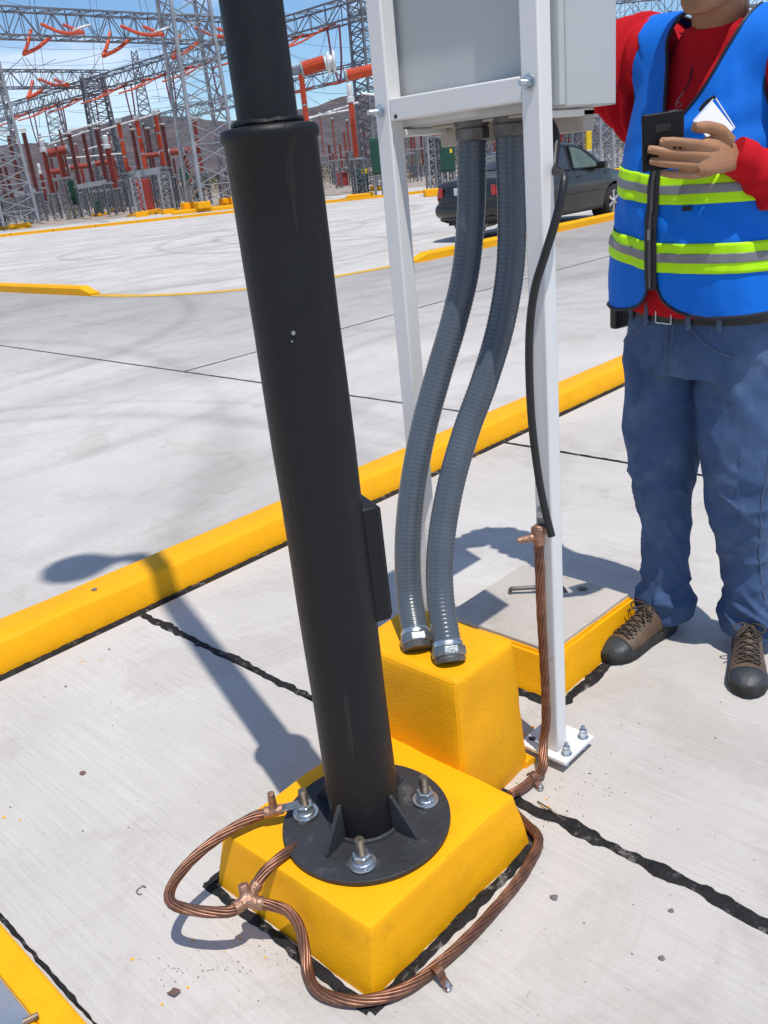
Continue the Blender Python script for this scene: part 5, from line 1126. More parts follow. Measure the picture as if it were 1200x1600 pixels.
mb.tube([hd(-.024, .088, CH + .048), hd(0, .099, CH + .048), hd(.024, .088, CH + .048)], [.006, .0085, .006], 8)
for sh_, el_, wr_ in ((r_sh, r_el, r_wr), (l_sh, l_el, l_wr)):
    mb.tube([sh_, lerp(sh_, el_, .5), el_], [.045, .042, .036], 14); mb.tube([el_, lerp(el_, wr_, .35), wr_], [.037, .036, .026], 14)
for hp_, kn, an in ((r_hip, r_kn, r_an), (l_hip, l_kn, l_an)):
    mb.tube([hp_, lerp(hp_, kn, .5), kn], [.085, .072, .050], 16); mb.tube([kn, lerp(kn, an, .35), an, an + V(0, 0, -.03)], [.050, .050, .034, .034], 16)
# left hand round the phone
def hand(mb, pts):
    for path, rad in pts: mb.tube(crv(path, 6), [lerp(rad[0], rad[1], u_) * (1 + .07 * math.exp(-((u_ - .28) / .06) ** 2) + .06 * math.exp(-((u_ - .62) / .06) ** 2)) for u_ in [i / (6.0 * (len(path) - 1)) for i in range(6 * (len(path) - 1) + 1)]], 14)
D = 1.800
def hq(x, y, dd): return cp(x, y, dd + (y - 180) * .00052)
hand(mb, [([hq(1118, 233, D + .012), hq(1092, 226, D - .014), hq(1062, 222, D - .021), hq(1040, 221, D - .016), hq(1032, 221, D - .010)], (.0104, .0080)),
          ([hq(1116, 245, D + .008), hq(1088, 242, D - .014), hq(1050, 239, D - .018), hq(1020, 234, D - .012), hq(1013, 233, D - .008)], (.0104, .0081)),
          ([hq(1112, 257, D + .010), hq(1084, 258, D - .012), hq(1050, 256, D - .016), hq(1022, 252, D - .010), hq(1016, 251, D - .006)], (.0100, .0079)),
          ([hq(1110, 269, D + .016), hq(1086, 273, D - .006), hq(1060, 273, D - .012), hq(1040, 271, D - .008), hq(1034, 270, D - .004)], (.0092, .0074)),
          ([hq(1140, 222, D + .040), hq(1126, 206, D + .030), hq(1108, 199, D + .020), hq(1092, 199, D + .012), hq(1084, 198, D + .008)], (.0150, .0098))])
# palm / back of hand
mb.rings([ell(cp(x, y, d), (cp(x + 5, y + 20, d) - cp(x, y, d)).normalized() * a, V(*(RT @ np.array([.25, -.05, 1.0]))).normalized() * b, 18, .9) for x, y, d, a, b in ((1152, 243, 1.892, .027, .021), (1142, 242, 1.876, .034, .022), (1126, 241, 1.856, .041, .021), (1110, 243, 1.842, .041, .018), (1097, 246, 1.832, .036, .012), (1087, 247, 1.828, .031, .0075))])
# right hand holding the door edge (hidden behind the cabinet)
rw = r_wr; wd_ = (r_wr - r_el).normalized(); sd = wd_.cross(V(0, 0, 1)).normalized()
mb.rings([ell(rw + wd_ * t, V(0, 0, 1) * a, sd * b, 14) for t, a, b in ((0, .028, .021), (.03, .036, .018), (.07, .042, .016), (.095, .038, .013))])
for k in range(4):
    o_ = rw + wd_ * .09 + V(0, 0, .028 - .019 * k); mb.tube(crv([o_, o_ + wd_ * .035, o_ + wd_ * .055 + sd * .02, o_ + wd_ * .045 + sd * .042], 4), .0088, 10)
mb.tube(crv([rw + wd_ * .02 + V(0, 0, .03), rw + wd_ * .055 + V(0, 0, .055), rw + wd_ * .085 + V(0, 0, .055) + sd * .01], 4), .0105, 10)
me = remesh(mb, .0020, 2); shift(me, person.location); link('body', me, 'skin', person, smooth=True, angle=180)
for path in ((1036, 220.5, D - .020), (1017, 232.5, D - .017), (1019, 250.5, D - .015), (1037, 269.5, D - .012)):
    x_, y_, d2 = path; c = hq(x_, y_, d2 + .0012); ax_ = (hq(x_ - 8, y_ - 1, d2) - hq(x_, y_, d2)).normalized(); nn = -V(*(RT @ np.array([0.1, 0.2, 1.0]))).normalized(); bx_ = ax_.cross(nn).normalized(); m2 = MB(); m2.rings([ell(c + nn * h_, ax_ * (.0062 * k_), bx_ * (.0048 * k_), 12) for h_, k_ in ((-.001, 1), (.0006, .95), (.0012, .6))]); m2.build('fingernail', 'nail', person, smooth=True)
# eyes, brows, lips, hair
for s in (-1, 1):
    mb = MB(); c = hd(s * .032, .080, CH + .113); mb.rings([ell(c + V(0, 0, .012 * math.sin(t)), HL * (.0125 * max(.02, math.cos(t))), HF * (.0125 * max(.02, math.cos(t))), 14) for t in [-1.5 + 3.0 * i / 8 for i in range(9)]]); e_ = mb.build('eye', 'eye_white', person, smooth=True)
    mb = MB(); mb.lathe(c + HF * .0108, HF, [(.0058, 0), (.005, .0015), (.001, .002)], 14); mb.build('iris', 'eye_dark', e_)
    mb = MB(); mb.tube([hd(s * .014, .100, CH + .133), hd(s * .032, .098, CH + .139), hd(s * .052, .082, CH + .133)], [.003, .0042, .002], 6); mb.build('eyebrow', 'hair', person)
mb = MB(); mb.tube([hd(-.024, .090, CH + .0475), hd(-.008, .1055, CH + .0505), hd(.008, .1055, CH + .0505), hd(.024, .090, CH + .0475)], [.001, .0035, .0035, .001], 8); mb.tube([hd(-.022, .090, CH + .0455), hd(0, .1045, CH + .0425), hd(.022, .090, CH + .0455)], [.001, .0042, .001], 8); mb.build('lips', 'lip', person, smooth=True)
mb = MB(); mb.rings([ell(hd(0, f, CH + z), HL * (a + .006), HF * (b + .006), 28, .95) for z, a, b, f in ((.085, .060, .070, -.022), (.115, .070, .080, -.022), (.15, .076, .085, -.022), (.175, .076, .090, -.016), (.195, .070, .088, -.012), (.216, .060, .078, -.010), (.236, .034, .045, -.012), (.242, .010, .012, -.012))])
me = remesh(mb, .004, 2); displace(me, lambda c, n_: .003 * nz3(c, 70, 2)); shift(me, person.location); link('hair', me, 'hair', person, smooth=True, angle=180)
# ---- jeans
mb = MB()
mb.rings([ell(V(PC.x + dx, PC.y + dy, z), PL_ * a, PF * b, 40, .85) for z, a, b, dx, dy in ((.80, .200, .135, 0, .0), (.86, .214, .142, 0, 0), (.92, .212, .140, 0, 0), (.975, .205, .135, 0, 0), (.985, .203, .133, 0, 0))])
def leg(hp_, kn, an, k):
    A_ = [(hp_ + V(0, 0, -.02), .108), (lerp(hp_, kn, .30), .111), (lerp(hp_, kn, .60), .110), (lerp(hp_, kn, .82), .097), (kn, .082), (lerp(kn, an, .25) + V(.008, 0, 0), .073), (lerp(kn, an, .5) + V(.010, 0, 0), .067), (lerp(kn, an, .72) + V(.006, 0, 0), .065), (lerp(kn, an, .86), .070), (an + V(0, 0, .03), .083), (an + V(.002, 0, -.022), .082), (an + V(.003, 0, -.034), .078)]
    mb.tube(crv([p for p, r in A_], 4), [interp(i / 4.0, [(j, r) for j, (p, r) in enumerate(A_)])[0] for i in range(4 * (len(A_) - 1) + 1)], 28)
leg(r_hip, r_kn, r_an, 1); leg(l_hip, l_kn, l_an, -1)
me = remesh(mb, .0065, 7)
def wr_j(c, n_):
    d = 0.0
    z = c.z; right = c.y > .965
    an = r_an if right else l_an; kn = r_kn if right else l_kn
    th = math.atan2(c.y - an.y, c.x - an.x)
    def ridge_(u, v, seed, p=2.0):       # sharp folds: crests of a ridged noise, long in v
        return (1 - abs(noise.noise(V(u, v, seed)))) ** (p * 2.2)
    side = 0.0 if right else 9.0
    k = max(0, 1 - abs(z - .12) / .13); d += .020 * k * (ridge_(z * 17 + .9 * math.sin(th + side), th * .55, side + 1) - .35)
    k = max(0, 1 - abs(z - .30) / .20); d += .010 * k * (ridge_(z * 12 - .8 * math.sin(th * 1.3 + side), th * .8, side + 2) - .35)
    k = max(0, 1 - abs(z - .49) / .16); d += .016 * k * (ridge_(z * 11 + 1.2 * math.sin(th + 1 + side), th * .7, side + 3) - .35)
    k = max(0, 1 - abs(z - .76) / .17); d += .014 * k * (ridge_(z * 7 + (c.y - .98) * (11 if right else -11), c.x * 5, side + 4) - .35)
    d += .006 * nz3(V(c.x, c.y, c.z * .45), 9, 6) + .0016 * nz3(c, 26, 1)
    return d
displace(me, wr_j)
shift(me, person.location); jeans = link('jeans', me, 'denim', person, smooth=True, angle=180); me_j = me
bvj = None
def bvh_of(me_, off):
    return BVHTree.FromPolygons([v.co + off for v in me_.vertices], [tuple(p.vertices) for p in me_.polygons])
bvj = bvh_of(me_j, person.location)
def snap(bv, o_, d_, off=.002):
    h = bv.ray_cast(o_ + d_ * 1.2, -d_)
    return (h[0] + d_ * off) if h[0] is not None else None
# seams, pocket and belt loops laid on the denim (rays towards the leg axis)
def seam(pts, r, name, mt='denim_seam', parent=jeans):
    out = []
    for o_, d_ in pts:
        q = snap(bvj, o_, d_.normalized(), .0005)
        if q is not None: out.append(q)
    if len(out) > 2:
        m2 = MB(); m2.tube(out, r, 6); m2.build(name, mt, parent, smooth=True)
seam([(lerp(l_hip, l_kn, t) if t <= 1 else lerp(l_kn, l_an, t - 1), PL_ * 1.0 + PF * .25) for t in [i / 24 * 1.85 for i in range(25)]], .0022, 'side_seam')
seam([(lerp(r_hip, r_kn, t) if t <= 1 else lerp(r_kn, r_an, t - 1), -PL_ * 1.0 + PF * .2) for t in [i / 24 * 1.85 for i in range(25)]], .0022, 'side_seam')
seam([(pl3(0, 0, z), PF * 1 + PL_ * (.02 - .0)) for z in [.95 - .15 * i / 12 for i in range(13)]], .0024, 'fly_seam')
seam([(pl3(0, 0, z), PF * 1 + PL_ * (.16 - .16 * max(0, (.86 - z) / .06) ** 2 if z < .86 else .16)) for z in [.95 - .13 * i / 12 for i in range(13)]], .0018, 'fly_seam')
for s in (1, -1):
    seam([(pl3(0, 0, .958 - .085 * math.sin(t * 1.57)), PF * math.cos(s * 0) + PL_ * (s * (.52 + 1.35 * t ** 1.6))) for t in [i / 14 for i in range(15)]], .0028, 'pocket_edge')
for a in (-.42, .50, -1.1, 1.2):
    m2 = MB(); d_ = (PF + PL_ * a).normalized(); q = snap(bvj, pl3(0, 0, .965), d_, .006)
    if q is not None:
        m2.obox(q + d_ * .006, d_ * .003, d_.cross(V(0, 0, 1)) * .006, V(0, 0, .030)); m2.build('belt_loop', 'denim_seam', jeans, bevel=.001)
# belt
m2 = MB(); rs = []
for i in range(61):
    t = 2 * math.pi * i / 60; d_ = (PF * math.cos(t) + PL_ * math.sin(t)).normalized(); q = snap(bvj, pl3(0, 0, .966), d_, .003) or pl3(0, 0, .966)
    rs.append([q + V(0, 0, -.019), q + d_ * .0035 + V(0, 0, -.019), q + d_ * .0035 + V(0, 0, .019), q + V(0, 0, .019)])
m2.rings(rs, cap=False); belt = m2.build('belt', 'leather_black', person, smooth=True, angle=40)
d_ = (PF + PL_ * (-.02)).normalized(); q = snap(bvj, pl3(0, 0, .966), d_, .009); s_ = d_.cross(V(0, 0, 1)).normalized()
m2 = MB()
for a_, b_ in ((-1, -1), (1, -1)), ((1, -1), (1, 1)), ((1, 1), (-1, 1)), ((-1, 1), (-1, -1)):
    m2.bar(q + s_ * (a_[0] * .025) + V(0, 0, a_[1] * .021), q + s_ * (b_[0] * .025) + V(0, 0, b_[1] * .021), .0035, .003, up=d_)
m2.build('buckle', 'zinc', belt, bevel=.001)
# phone pouch on the hip
m2 = MB(); c = pl3(-.262, .02, .955); m2.obox(c, PL_ * .014, PF * .038, V(0, 0, .066)); pou = m2.build('hip_pouch', 'leather_black', person, bevel=.008, seg=3, smooth=True)
m2 = MB(); m2.obox(c - PL_ * .001 + V(0, 0, .035), PL_ * .0155, PF * .040, V(0, 0, .030)); m2.build('flap', 'leather_black', pou, bevel=.006, seg=2, smooth=True)
# ---- shirt
mb = MB()
trunk(mb, [(.96, .205, .140, .005, 0), (1.05, .205, .148, .015, 0), (1.15, .200, .152, .02, 0), (1.28, .186, .148, .018, 0), (1.40, .182, .132, .005, 0), (1.48, .178, .112, -.004, .005), (1.535, .150, .094, -.01, .01), (1.575, .105, .084, -.004, .015), (1.604, .076, .075, .004, .02)], 44, .88)
mb.tube(crv([lerp(l_sh, pl3(0, 0, 1.5), .25) + V(0, 0, -.02), l_sh + V(0, 0, -.02), lerp(l_sh, l_el, .5), l_el], 5), [.066, .070, .074, .078, .081, .080, .079, .078, .077, .076, .074, .072, .070, .068, .066, .064], 22)
mb.tube(crv([l_el + V(0, 0, .02), lerp(l_el, l_wr, .4) + V(0, 0, -.012), lerp(l_el, l_wr, .75) + V(0, 0, -.004), l_wr], 5), [.064, .064, .063, .062, .061, .060, .058, .056, .053, .050, .047, .044, .042, .040, .039, .038], 22)
mb.tube(crv([lerp(r_sh, pl3(0, -.03, 1.52), .35), r_sh + V(0, 0, .012), lerp(r_sh, r_el, .5) + V(0, 0, -.004), r_el], 5), [.055, .062, .072, .082, .094, .098, .101, .102, .102, .101, .098, .094, .09, .085, .08, .075], 24)
mb.tube([pl3(-.150, .0, 1.36), lerp(r_sh, r_el, .50) + V(0, 0, -.03)], [.05, .080], 16)
mb.tube(crv([r_el, lerp(r_el, r_wr, .5), r_wr], 5), [.074, .072, .07, .066, .062, .058, .054, .05, .046, .043, .04], 20)
me = remesh(mb, .006, 6)
def wr_s(c, n_):
    q = c - PC; l_ = q.dot(PL_); f_ = q.dot(PF); d = .004 * nz3(c, 9, 2) + .0018 * nz3(c, 24, 7)
    if l_ < -.17 and c.z > 1.36:      # drag folds on the raised sleeve, running down from the shoulder
        k = min(1, (-.17 - l_) / .05); d += k * (.013 * math.sin((l_ * 1.0 + f_ * .5) * 120 + (c.z - 1.5) * 10 + 1.6 * nz3(c, 7, 1)) + .004 * nz3(V(c.x * 2.2, c.y * 2.2, c.z * .5), 11, 3))
    ax = l_wr - l_el; t = (c - l_el).dot(ax) / ax.length_squared
    if l_ > .10 and t > -.1 and c.z < 1.42 and (c - lerp(l_el, l_wr, max(0, min(1, t)))).length < .10:
        d += .0065 * math.sin(t * 30 + 2.0 * nz3(c, 10, 4)) * (.5 + .8 * nz3(c, 8, 2)) * max(0, min(1, (1.0 - t) * 4))
    return d
displace(me, wr_s); shift(me, person.location); link('shirt', me, 'shirt_red', person, smooth=True, angle=180)
# cuff of the left sleeve and collar
ax = (l_wr - l_el).normalized(); m2 = MB(); m2.tube([l_wr - ax * .035, l_wr - ax * .030, l_wr - ax * .006, l_wr + ax * .004, l_wr + ax * .002], [.0405, .0425, .0415, .0395, .035], 28); cf = m2.build('cuff', 'shirt_red', person, smooth=True)
m2 = MB(); m2.tube([pl3(.02, .004, 1.602) + PL_ * (.075 * math.cos(t)) + PF * (.073 * math.sin(t)) + V(0, 0, -.016 * math.sin(t)) for t in [2 * math.pi * i / 40 for i in range(41)]], (.009), 8); m2.build('collar', 'shirt_red', person, smooth=True)
# ---- vest form (not linked) and vest panels laid over it
vf = MB()
trunk(vf, [(.90, .258, .176, .005, -.004), (.97, .254, .174, .008, -.004), (1.05, .248, .175, .014, -.003), (1.15, .228, .174, .02, 0), (1.28, .208, .168, .018, 0), (1.40, .201, .150, .006, 0), (1.48, .198, .130, -.002, .004), (1.55, .175, .112, -.008, .008), (1.60, .125, .102, -.002, .014), (1.64, .07, .07, 0, .02)], 60, .86)
vf.tube([pl3(-.06, -.005, 1.57), pl3(-.13, -.01, 1.565), pl3(-.20, -.015, 1.56)], [.082, .094, .104], 24); vf.tube([pl3(.10, -.005, 1.56), pl3(.15, -.01, 1.545), pl3(.21, -.01, 1.52)], [.078, .084, .088], 24)
mv = remesh(vf, .008, 26)
def wr_v(c, n_):
    q = c - PC; l_ = q.dot(PL_); f_ = q.dot(PF); th = math.atan2(l_, f_)
    d = .0065 * noise.noise(V(th * 2.6, c.z * 2.0, 4)) + .004 * noise.noise(V(th * 7.0, c.z * 2.2, 9))
    d += .006 * max(0, 1.2 - c.z) / .25 * math.sin(th * 7 + 1.2)
    d += .005 * math.exp(-((c.z - 1.20) / .07) ** 2) * math.sin(c.z * 60 + l_ * 45 + 2 * noise.noise(V(l_ * 8, c.z * 8, 1)))
    d += .006 * math.exp(-((c.z - 1.37) / .06) ** 2) * math.sin(c.z * 75 - l_ * 30 + 2 * noise.noise(V(l_ * 9, c.z * 9, 5))) * (1 if l_ > .03 else .2)
    return d * (1 - .75 * math.exp(-(th / .16) ** 2))
displace(mv, wr_v); bvv = bvh_of(mv, V(0, 0, 0)); ZS = 1.40
def vest_pt(th, s, off=.0):
    if s <= ZS: o_ = pl3(0, .0, s); d_ = PF * math.cos(th) + PL_ * math.sin(th)
    else:
        ph = (s - ZS) * 10.0; o_ = pl3(0, 0, ZS); d_ = (PF * math.cos(th) + PL_ * math.sin(th)) * math.cos(ph) + V(0, 0, math.sin(ph))
    h = bvv.ray_cast(o_ + d_ * 1.0, -d_)
    if h[0] is None: return o_ + d_ * .15
    return h[0] + d_ * off
dg_ = math.pi / 180
def curve2(tab, v):
    return interp(v, [(a, b, c) for a, b, c in tab])
vest = empty('safety_vest', V(2.2, .95, 1.2)); vest.parent = person; vest.location = V(0, 0, 1.2)
# (v, theta deg, s): inner edge (zip / neck side), outer edge (side seam / armhole)
inn = [(0, 42, .972), (.03, 27, .976), (.06, 14, .994), (.09, 7.5, 1.014), (.14, 4.0, 1.045), (.20, 2.2, 1.08), (.62, 2.2, 1.375), (.68, 8, 1.398), (.74, 16, 1.418), (.82, 28, 1.445), (.90, 44, 1.477), (.96, 66, 1.50), (1, 90, 1.508)]
out_ = [(0, 92, .982), (.14, 92, 1.04), (.62, 92, 1.34), (.66, 88, 1.372), (.72, 80, 1.40), (.80, 72, 1.422), (.88, 72, 1.440), (.95, 80, 1.452), (1, 90, 1.456)]
def panel(name, inn, out_, sgn, nu=34, nv=90, parent=vest, mt='vest_blue'):
    g_ = []
    for j in range(nv + 1):
        v = j / nv; a = curve2(inn, v); b = curve2(out_, v)
        g_.append([vest_pt(sgn * lerp(a[0], b[0], i / nu) * dg_, lerp(a[1], b[1], i / nu)) for i in range(nu + 1)])
    for it in range(10):
        for i in range(nu + 1):
            if i < nu * .55 and it > 2: continue
            c_ = [g_[j][i] for j in range(nv + 1)]
            for j in range(1, nv): g_[j][i] = c_[j] * .5 + (c_[j - 1] + c_[j + 1]) * .25
    m2 = MB(); m2.grid(g_); o = m2.build(name, mt, parent, smooth=True, angle=180); so = o.modifiers.new('s', 'SOLIDIFY'); so.thickness = .002
    m3 = MB(); m3.tube([g_[j][0] for j in range(nv + 1)], .0042, 7); m3.build('edge_binding', 'binding', o, smooth=True)
    m3 = MB(); m3.tube([g_[j][nu] for j in range(int(nv * .60), nv + 1)], .0042, 7); m3.build('edge_binding', 'binding', o, smooth=True)
    m3 = MB(); m3.tube([g_[0][i] for i in range(nu + 1)], .0045, 7); m3.build('edge_binding', 'binding', o, smooth=True)
    return g_
inr = inn[:7] + [(.68, 3, 1.402), (.74, 7, 1.428), (.82, 13, 1.462), (.90, 24, 1.492), (.96, 48, 1.520), (1, 90, 1.530)]
inn = inn[:7] + [(.68, 9, 1.398), (.74, 18, 1.418), (.82, 32, 1.445), (.90, 48, 1.477), (.96, 69, 1.50), (1, 90, 1.508)]
panel('front_panel', inr, out_, -1); panel('front_panel', inn, out_, 1)
binn = [(0, 92.3, .982), (.14, 92.3, 1.04), (.62, 92.3, 1.34), (.66, 98, 1.372), (.72, 104, 1.40), (.80, 110, 1.422), (.88, 108, 1.440), (.95, 100, 1.452), (1, 90.2, 1.456)]
bout = [(0, 180, .97), (.14, 180, 1.04), (.62, 180, 1.375), (.74, 180, 1.42), (.86, 180, 1.47), (.93, 160, 1.50), (.97, 120, 1.512), (1, 90.2, 1.508)]
panel('back_panel', binn, bout, 1, 30, 80); panel('back_panel', binn, bout, -1, 30, 80)
def band(z0, z1, off, name, mt, th0, th1, n=150, tilt=0.0, m_=9):
    g_ = []
    for j in range(m_ + 1):
        row = []
        for i in range(n + 1):
            th = lerp(th0, th1, i / n); s = lerp(z0, z1, j / m_) - (tilt if th < 0 else .004) * math.sin(th * dg_)
            row.append(vest_pt(th * dg_, s, off))
        g_.append(row)
    m2 = MB(); m2.grid(g_); o = m2.build(name, mt, vest, smooth=True, angle=180); so = o.modifiers.new('s', 'SOLIDIFY'); so.thickness = .0012; return o
for z0, z1, tl in ((1.232, 1.296, .030), (1.078, 1.146, .036)):
    for t0, t1 in ((-178, -2.6), (2.6, 178)):
        band(z0, z1, .0038, 'lime_band', 'band_lime', t0, t1, tilt=tl)
        w_ = (z1 - z0); band(z0 + w_ * .35, z0 + w_ * .66, .0056, 'reflective_strip', 'band_grey', t0, t1, tilt=tl)
m2 = MB(); m2.grid([[vest_pt(a * dg_, s, .0072 + .0010 * (abs(a) < 1)) for a in (-5.2, -3.4, -1.2, 0, 1.2, 3.4, 5.2)] for s in [1.035 + .345 * i / 40 for i in range(41)]]); zp = m2.build('zip_tape', 'zip_black', vest, smooth=True); so = zp.modifiers.new('s', 'SOLIDIFY'); so.thickness = .0015
m2 = MB()
for i in range(110):
    p = vest_pt(0, 1.042 + .33 * i / 110, .0092); m2.obox(p, PL_ * .0032, PF * .0012, V(0, 0, .0011))
m2.build('zip_teeth', 'steel_dark', zp)
m2 = MB(); p = vest_pt(0, 1.165, .012); m2.obox(p, PL_ * .004, PF * .002, V(0, 0, .012)); m2.build('zip_pull', 'zinc_dull', zp, bevel=.001)
p = vest_pt(27 * dg_, 1.222, .005); m2 = MB(); u_ = (vest_pt(30 * dg_, 1.222, .005) - vest_pt(24 * dg_, 1.222, .005)).normalized(); m2.obox(p, u_ * .011, u_.cross(V(0, 0, 1)) * .001, V(0, 0, .005)); m2.build('sewn_tag', 'binding', vest)
# ---- shoes
def shoe(toe, heel, label, s):
    d = (toe - heel); d.z = 0; L_ = d.length; d.normalize(); w = V(-d.y, d.x, 0)
    so = empty('shoe', heel - person.location); so.parent = person; so.location = heel - person.location; so['label'] = label
    st = [(0, .018, .074), (.02, .030, .100), (.06, .036, .112), (.10, .036, .112), (.135, .038, .098), (.165, .041, .082), (.195, .045, .071), (.225, .047, .063), (.25, .045, .056), (.272, .036, .047), (.286, .022, .036), (.292, .008, .026)]
    k = L_ / .292
    def ring(x, hw_, h, z0=.024):
        return [heel + d * (x * k) + w * (hw_ * c_) + V(0, 0, z0 + (h - z0) * s_) for c_, s_ in ((-1, 0), (-1.03, .22), (-.99, .45), (-.84, .70), (-.52, .92), (0, 1.0), (.52, .92), (.84, .70), (.99, .45), (1.03, .22), (1, 0))]
    m2 = MB(); m2.rings([ring(*q) for q in st]); o = m2.build('upper', 'shoe_brown', so, smooth=True, angle=180, sub=1)
    m2 = MB(); m2.rings([[p + V(0, 0, .0) for p in ring(x, hw_ + .0030, h * .985 + .0015 if h * .985 < .07 else .07, .02)] for x, hw_, h in [(.228, .0475, .0625), (.24, .0465, .060), (.25, .0455, .0575), (.262, .042, .0535), (.272, .037, .0485), (.286, .023, .038), (.2935, .009, .028)]]); m2.build('toe_cap', 'shoe_toe', so, smooth=True, angle=180, sub=1)
    m2 = MB(); m2.rings([ring(x, hw_ + .003, h * z_, .02) for x, hw_, h, z_ in ((-.002, .018, .074, .75), (.018, .031, .10, .62), (.05, .037, .112, .5), (.08, .037, .112, .42))]); m2.build('heel_counter', 'shoe_toe', so, smooth=True, angle=180)
    # sole
    ol = [(-.006, .016), (.004, .028), (.025, .038), (.06, .041), (.10, .039), (.14, .041), (.18, .047), (.215, .052), (.245, .051), (.27, .043), (.288, .029), (.299, .010)]
    rr = []
    for z_, g_ in ((0, -.003), (.004, 0), (.018, .001), (.028, -.002), (.031, -.006)):
        rr.append([heel + d * (x * k) + w * (hh + g_) + V(0, 0, z_ + (.006 * max(0, (x - .22) / .08) ** 2 if z_ < .01 else .004 * max(0, (x - .22) / .08))) for x, hh in ol] + [heel + d * (x * k) - w * (hh + g_) + V(0, 0, z_ + (.006 * max(0, (x - .22) / .08) ** 2 if z_ < .01 else .004 * max(0, (x - .22) / .08))) for x, hh in reversed(ol)])
    m2 = MB(); m2.rings(rr); m2.build('sole', 'shoe_sole', so, smooth=True, angle=50)
    def top(x, lat, up=.002):
        hw_, h = interp(x, [(a, b, c) for a, b, c in st]); return heel + d * (x * k) + w * (hw_ * lat) + V(0, 0, .024 + (h - .024) * (1 - .30 * abs(lat) ** 2.2) + up)
    m2 = MB(); xs_ = (.118, .136, .154, .172, .190, .207)
    for i, x in enumerate(xs_):
        m2.tube(crv([top(x, -.62), top(x + .005, -.3, .006), top(x + .012, .1, .0065), top(x + .016, .62)], 4), .0024, 6)
        m2.tube(crv([top(x, .62), top(x + .005, .3, .005), top(x + .012, -.1, .0055), top(x + .016, -.62)], 4), .0024, 6)
    for sg in (-1, 1):
        c = top(.112, 0, .006); m2.tube(crv([c, c + w * (.018 * sg) + d * .012 + V(0, 0, .012), c + w * (.040 * sg) + d * .020 + V(0, 0, .004), c + w * (.030 * sg) + d * .028 - V(0, 0, .006), c + d * .006 + V(0, 0, .003)], 5), .0023, 6)
        m2.tube(crv([c, c + w * (.012 * sg) + d * .03 + V(0, 0, .002), c + w * (.034 * sg) + d * .05 - V(0, 0, .010)], 5), .0022, 6)
    m2.build('laces', 'lace', so, smooth=True)
    m2 = MB()
    for x in xs_:
        for sg in (-1, 1):
            m2.lathe(top(x + .004, sg * .64, .0005), V(0, 0, 1) + w * sg * .6, [(.0038, 0), (.0038, .0018), (.002, .002)], 9)
    m2.build('eyelets', 'steel_dark', so)
    m2 = MB(); m2.grid([[top(x, t, .0015) for t in (-.4, -.2, 0, .2, .4)] for x in (.09, .11, .13, .15, .17, .19, .205)]); m2.build('tongue', 'shoe_brown', so, smooth=True)
shoe(V(1.914, 1.105, 0), V(2.208, 1.052, 0), 'brown work shoe touching the yellow pull box', 1)
shoe(V(1.968, .722, 0), V(2.250, .838, 0), 'brown work shoe pointing towards the viewer', -1)
# ---- things he holds or wears loose
ph = empty('mobile_phone', cp(1043, 210, D), 'black mobile phone held in the worker\'s hand', 'phone')
pr = (cp(1072, 172, D + .004) - cp(1004, 182, D + .004)).normalized(); c0_ = cp(1004, 180, D - .001); e_dn = (cp(1025, 226, D + .0235) - c0_).normalized(); e_dn = (e_dn - pr * e_dn.dot(pr)).normalized(); nrm = pr.cross(e_dn).normalized()
if nrm.dot(V(*(RT @ np.array([0, 0, 1.0])))) > 0: nrm = -nrm
PW, PH_, PTk = .088, .112, .0105; pc = c0_ + pr * (PW / 2) + e_dn * (PH_ / 2) - nrm * .0045
m2 = MB(); m2.obox(pc, pr * (PW / 2), e_dn * (PH_ / 2), nrm * (PTk / 2)); bod = m2.build('case', 'phone_case', ph, bevel=.004, seg=4, smooth=True, angle=60)
m2 = MB(); cm = pc - e_dn * (PH_ / 2 - .030) + nrm * (PTk / 2); m2.obox(cm - pr * .002, pr * .0155, e_dn * .0075, nrm * .0012); cmo = m2.build('camera_module', 'phone_glass', ph, bevel=.001, seg=2)
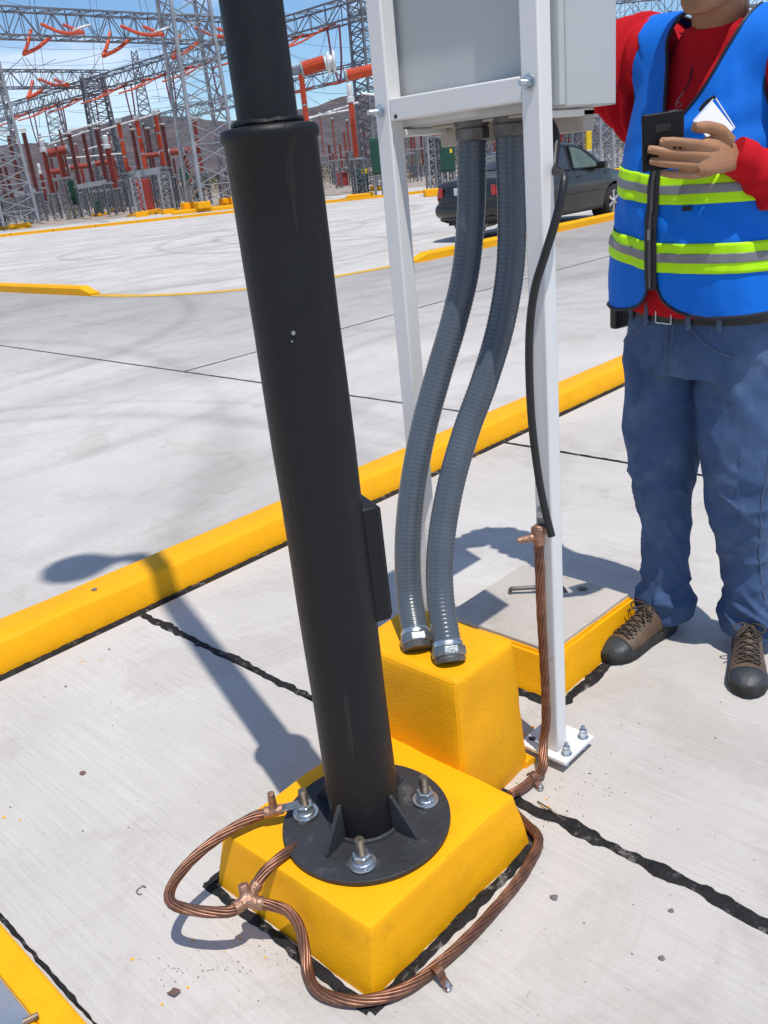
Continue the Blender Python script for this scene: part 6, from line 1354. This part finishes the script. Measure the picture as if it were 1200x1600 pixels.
for k in (-.009, -.001, .007):
    m2 = MB(); m2.lathe(cm + pr * k + nrm * .001, nrm, [(.0042, 0), (.0042, .0008), (.003, .001)], 16); m2.build('lens', 'eye_dark', cmo)
m2 = MB(); m2.obox(pc - nrm * (PTk / 2 + .0004), pr * (PW / 2 - .004), e_dn * (PH_ / 2 - .005), nrm * .0004); m2.build('screen', 'phone_glass', ph)
m2 = MB(); m2.obox(pc - e_dn * (PH_ / 2 + .0004) + pr * .022, pr * .009, e_dn * .0006, nrm * .002); m2.build('top_port', 'zinc_dull', ph)
bd = empty('id_badge', cp(1120, 190, 1.94), 'white card badge in a clear holder on the worker\'s chest', 'badge')
q = [cp(1113, 153, 1.885), cp(1150, 200, 1.885), cp(1118, 233, 1.88), cp(1081, 188, 1.88)]; qc = sum(q, V(0, 0, 0)) / 4; q = [qc + (p - qc) * .88 for p in q]; nb = (q[1] - q[0]).cross(q[3] - q[0]).normalized()
m2 = MB(); m2.prism(q, nb * .0012); m2.build('card', 'badge_white', bd)
cc_ = sum(q, V(0, 0, 0)) / 4; q2 = [cc_ + (p - cc_) * 1.05 for p in q]; q2[0] = q2[0] + (q[0] - q[3]) * .14; q2[1] = q2[1] + (q[1] - q[2]) * .02
m2 = MB()
for i in range(4): m2.bar(q2[i], q2[(i + 1) % 4], .0022, .0016, up=nb)
m2.build('holder_rim', 'alu_white', bd)
m2 = MB(); m2.tube(crv([q2[0] - nb * .002, cp(1106, 158, 1.895), cp(1098, 166, 1.91), cp(1094, 172, 1.92)], 4), .004, 7); m2.build('clip', 'car_trim', bd)
m2 = MB(); lan = [pl3(-.062, .045, 1.60), cp(1080, 60, 2.005), cp(1083, 95, 1.985), cp(1076, 130, 1.975), cp(1060, 155, 1.955), cp(1056, 164, 1.945)]
m2.tube(crv(lan, 6), .0016, 6); m2.tube([cp(1060 + 4 * math.cos(t), 164 + 4 * math.sin(t), 1.94) for t in [2 * math.pi * i / 14 for i in range(15)]], .0009, 5)
tag(m2.build('neck_cord', 'binding', loc=pl3(0, .1, 1.5), smooth=True), 'thin dark cord hanging from the worker\'s neck', 'cord')
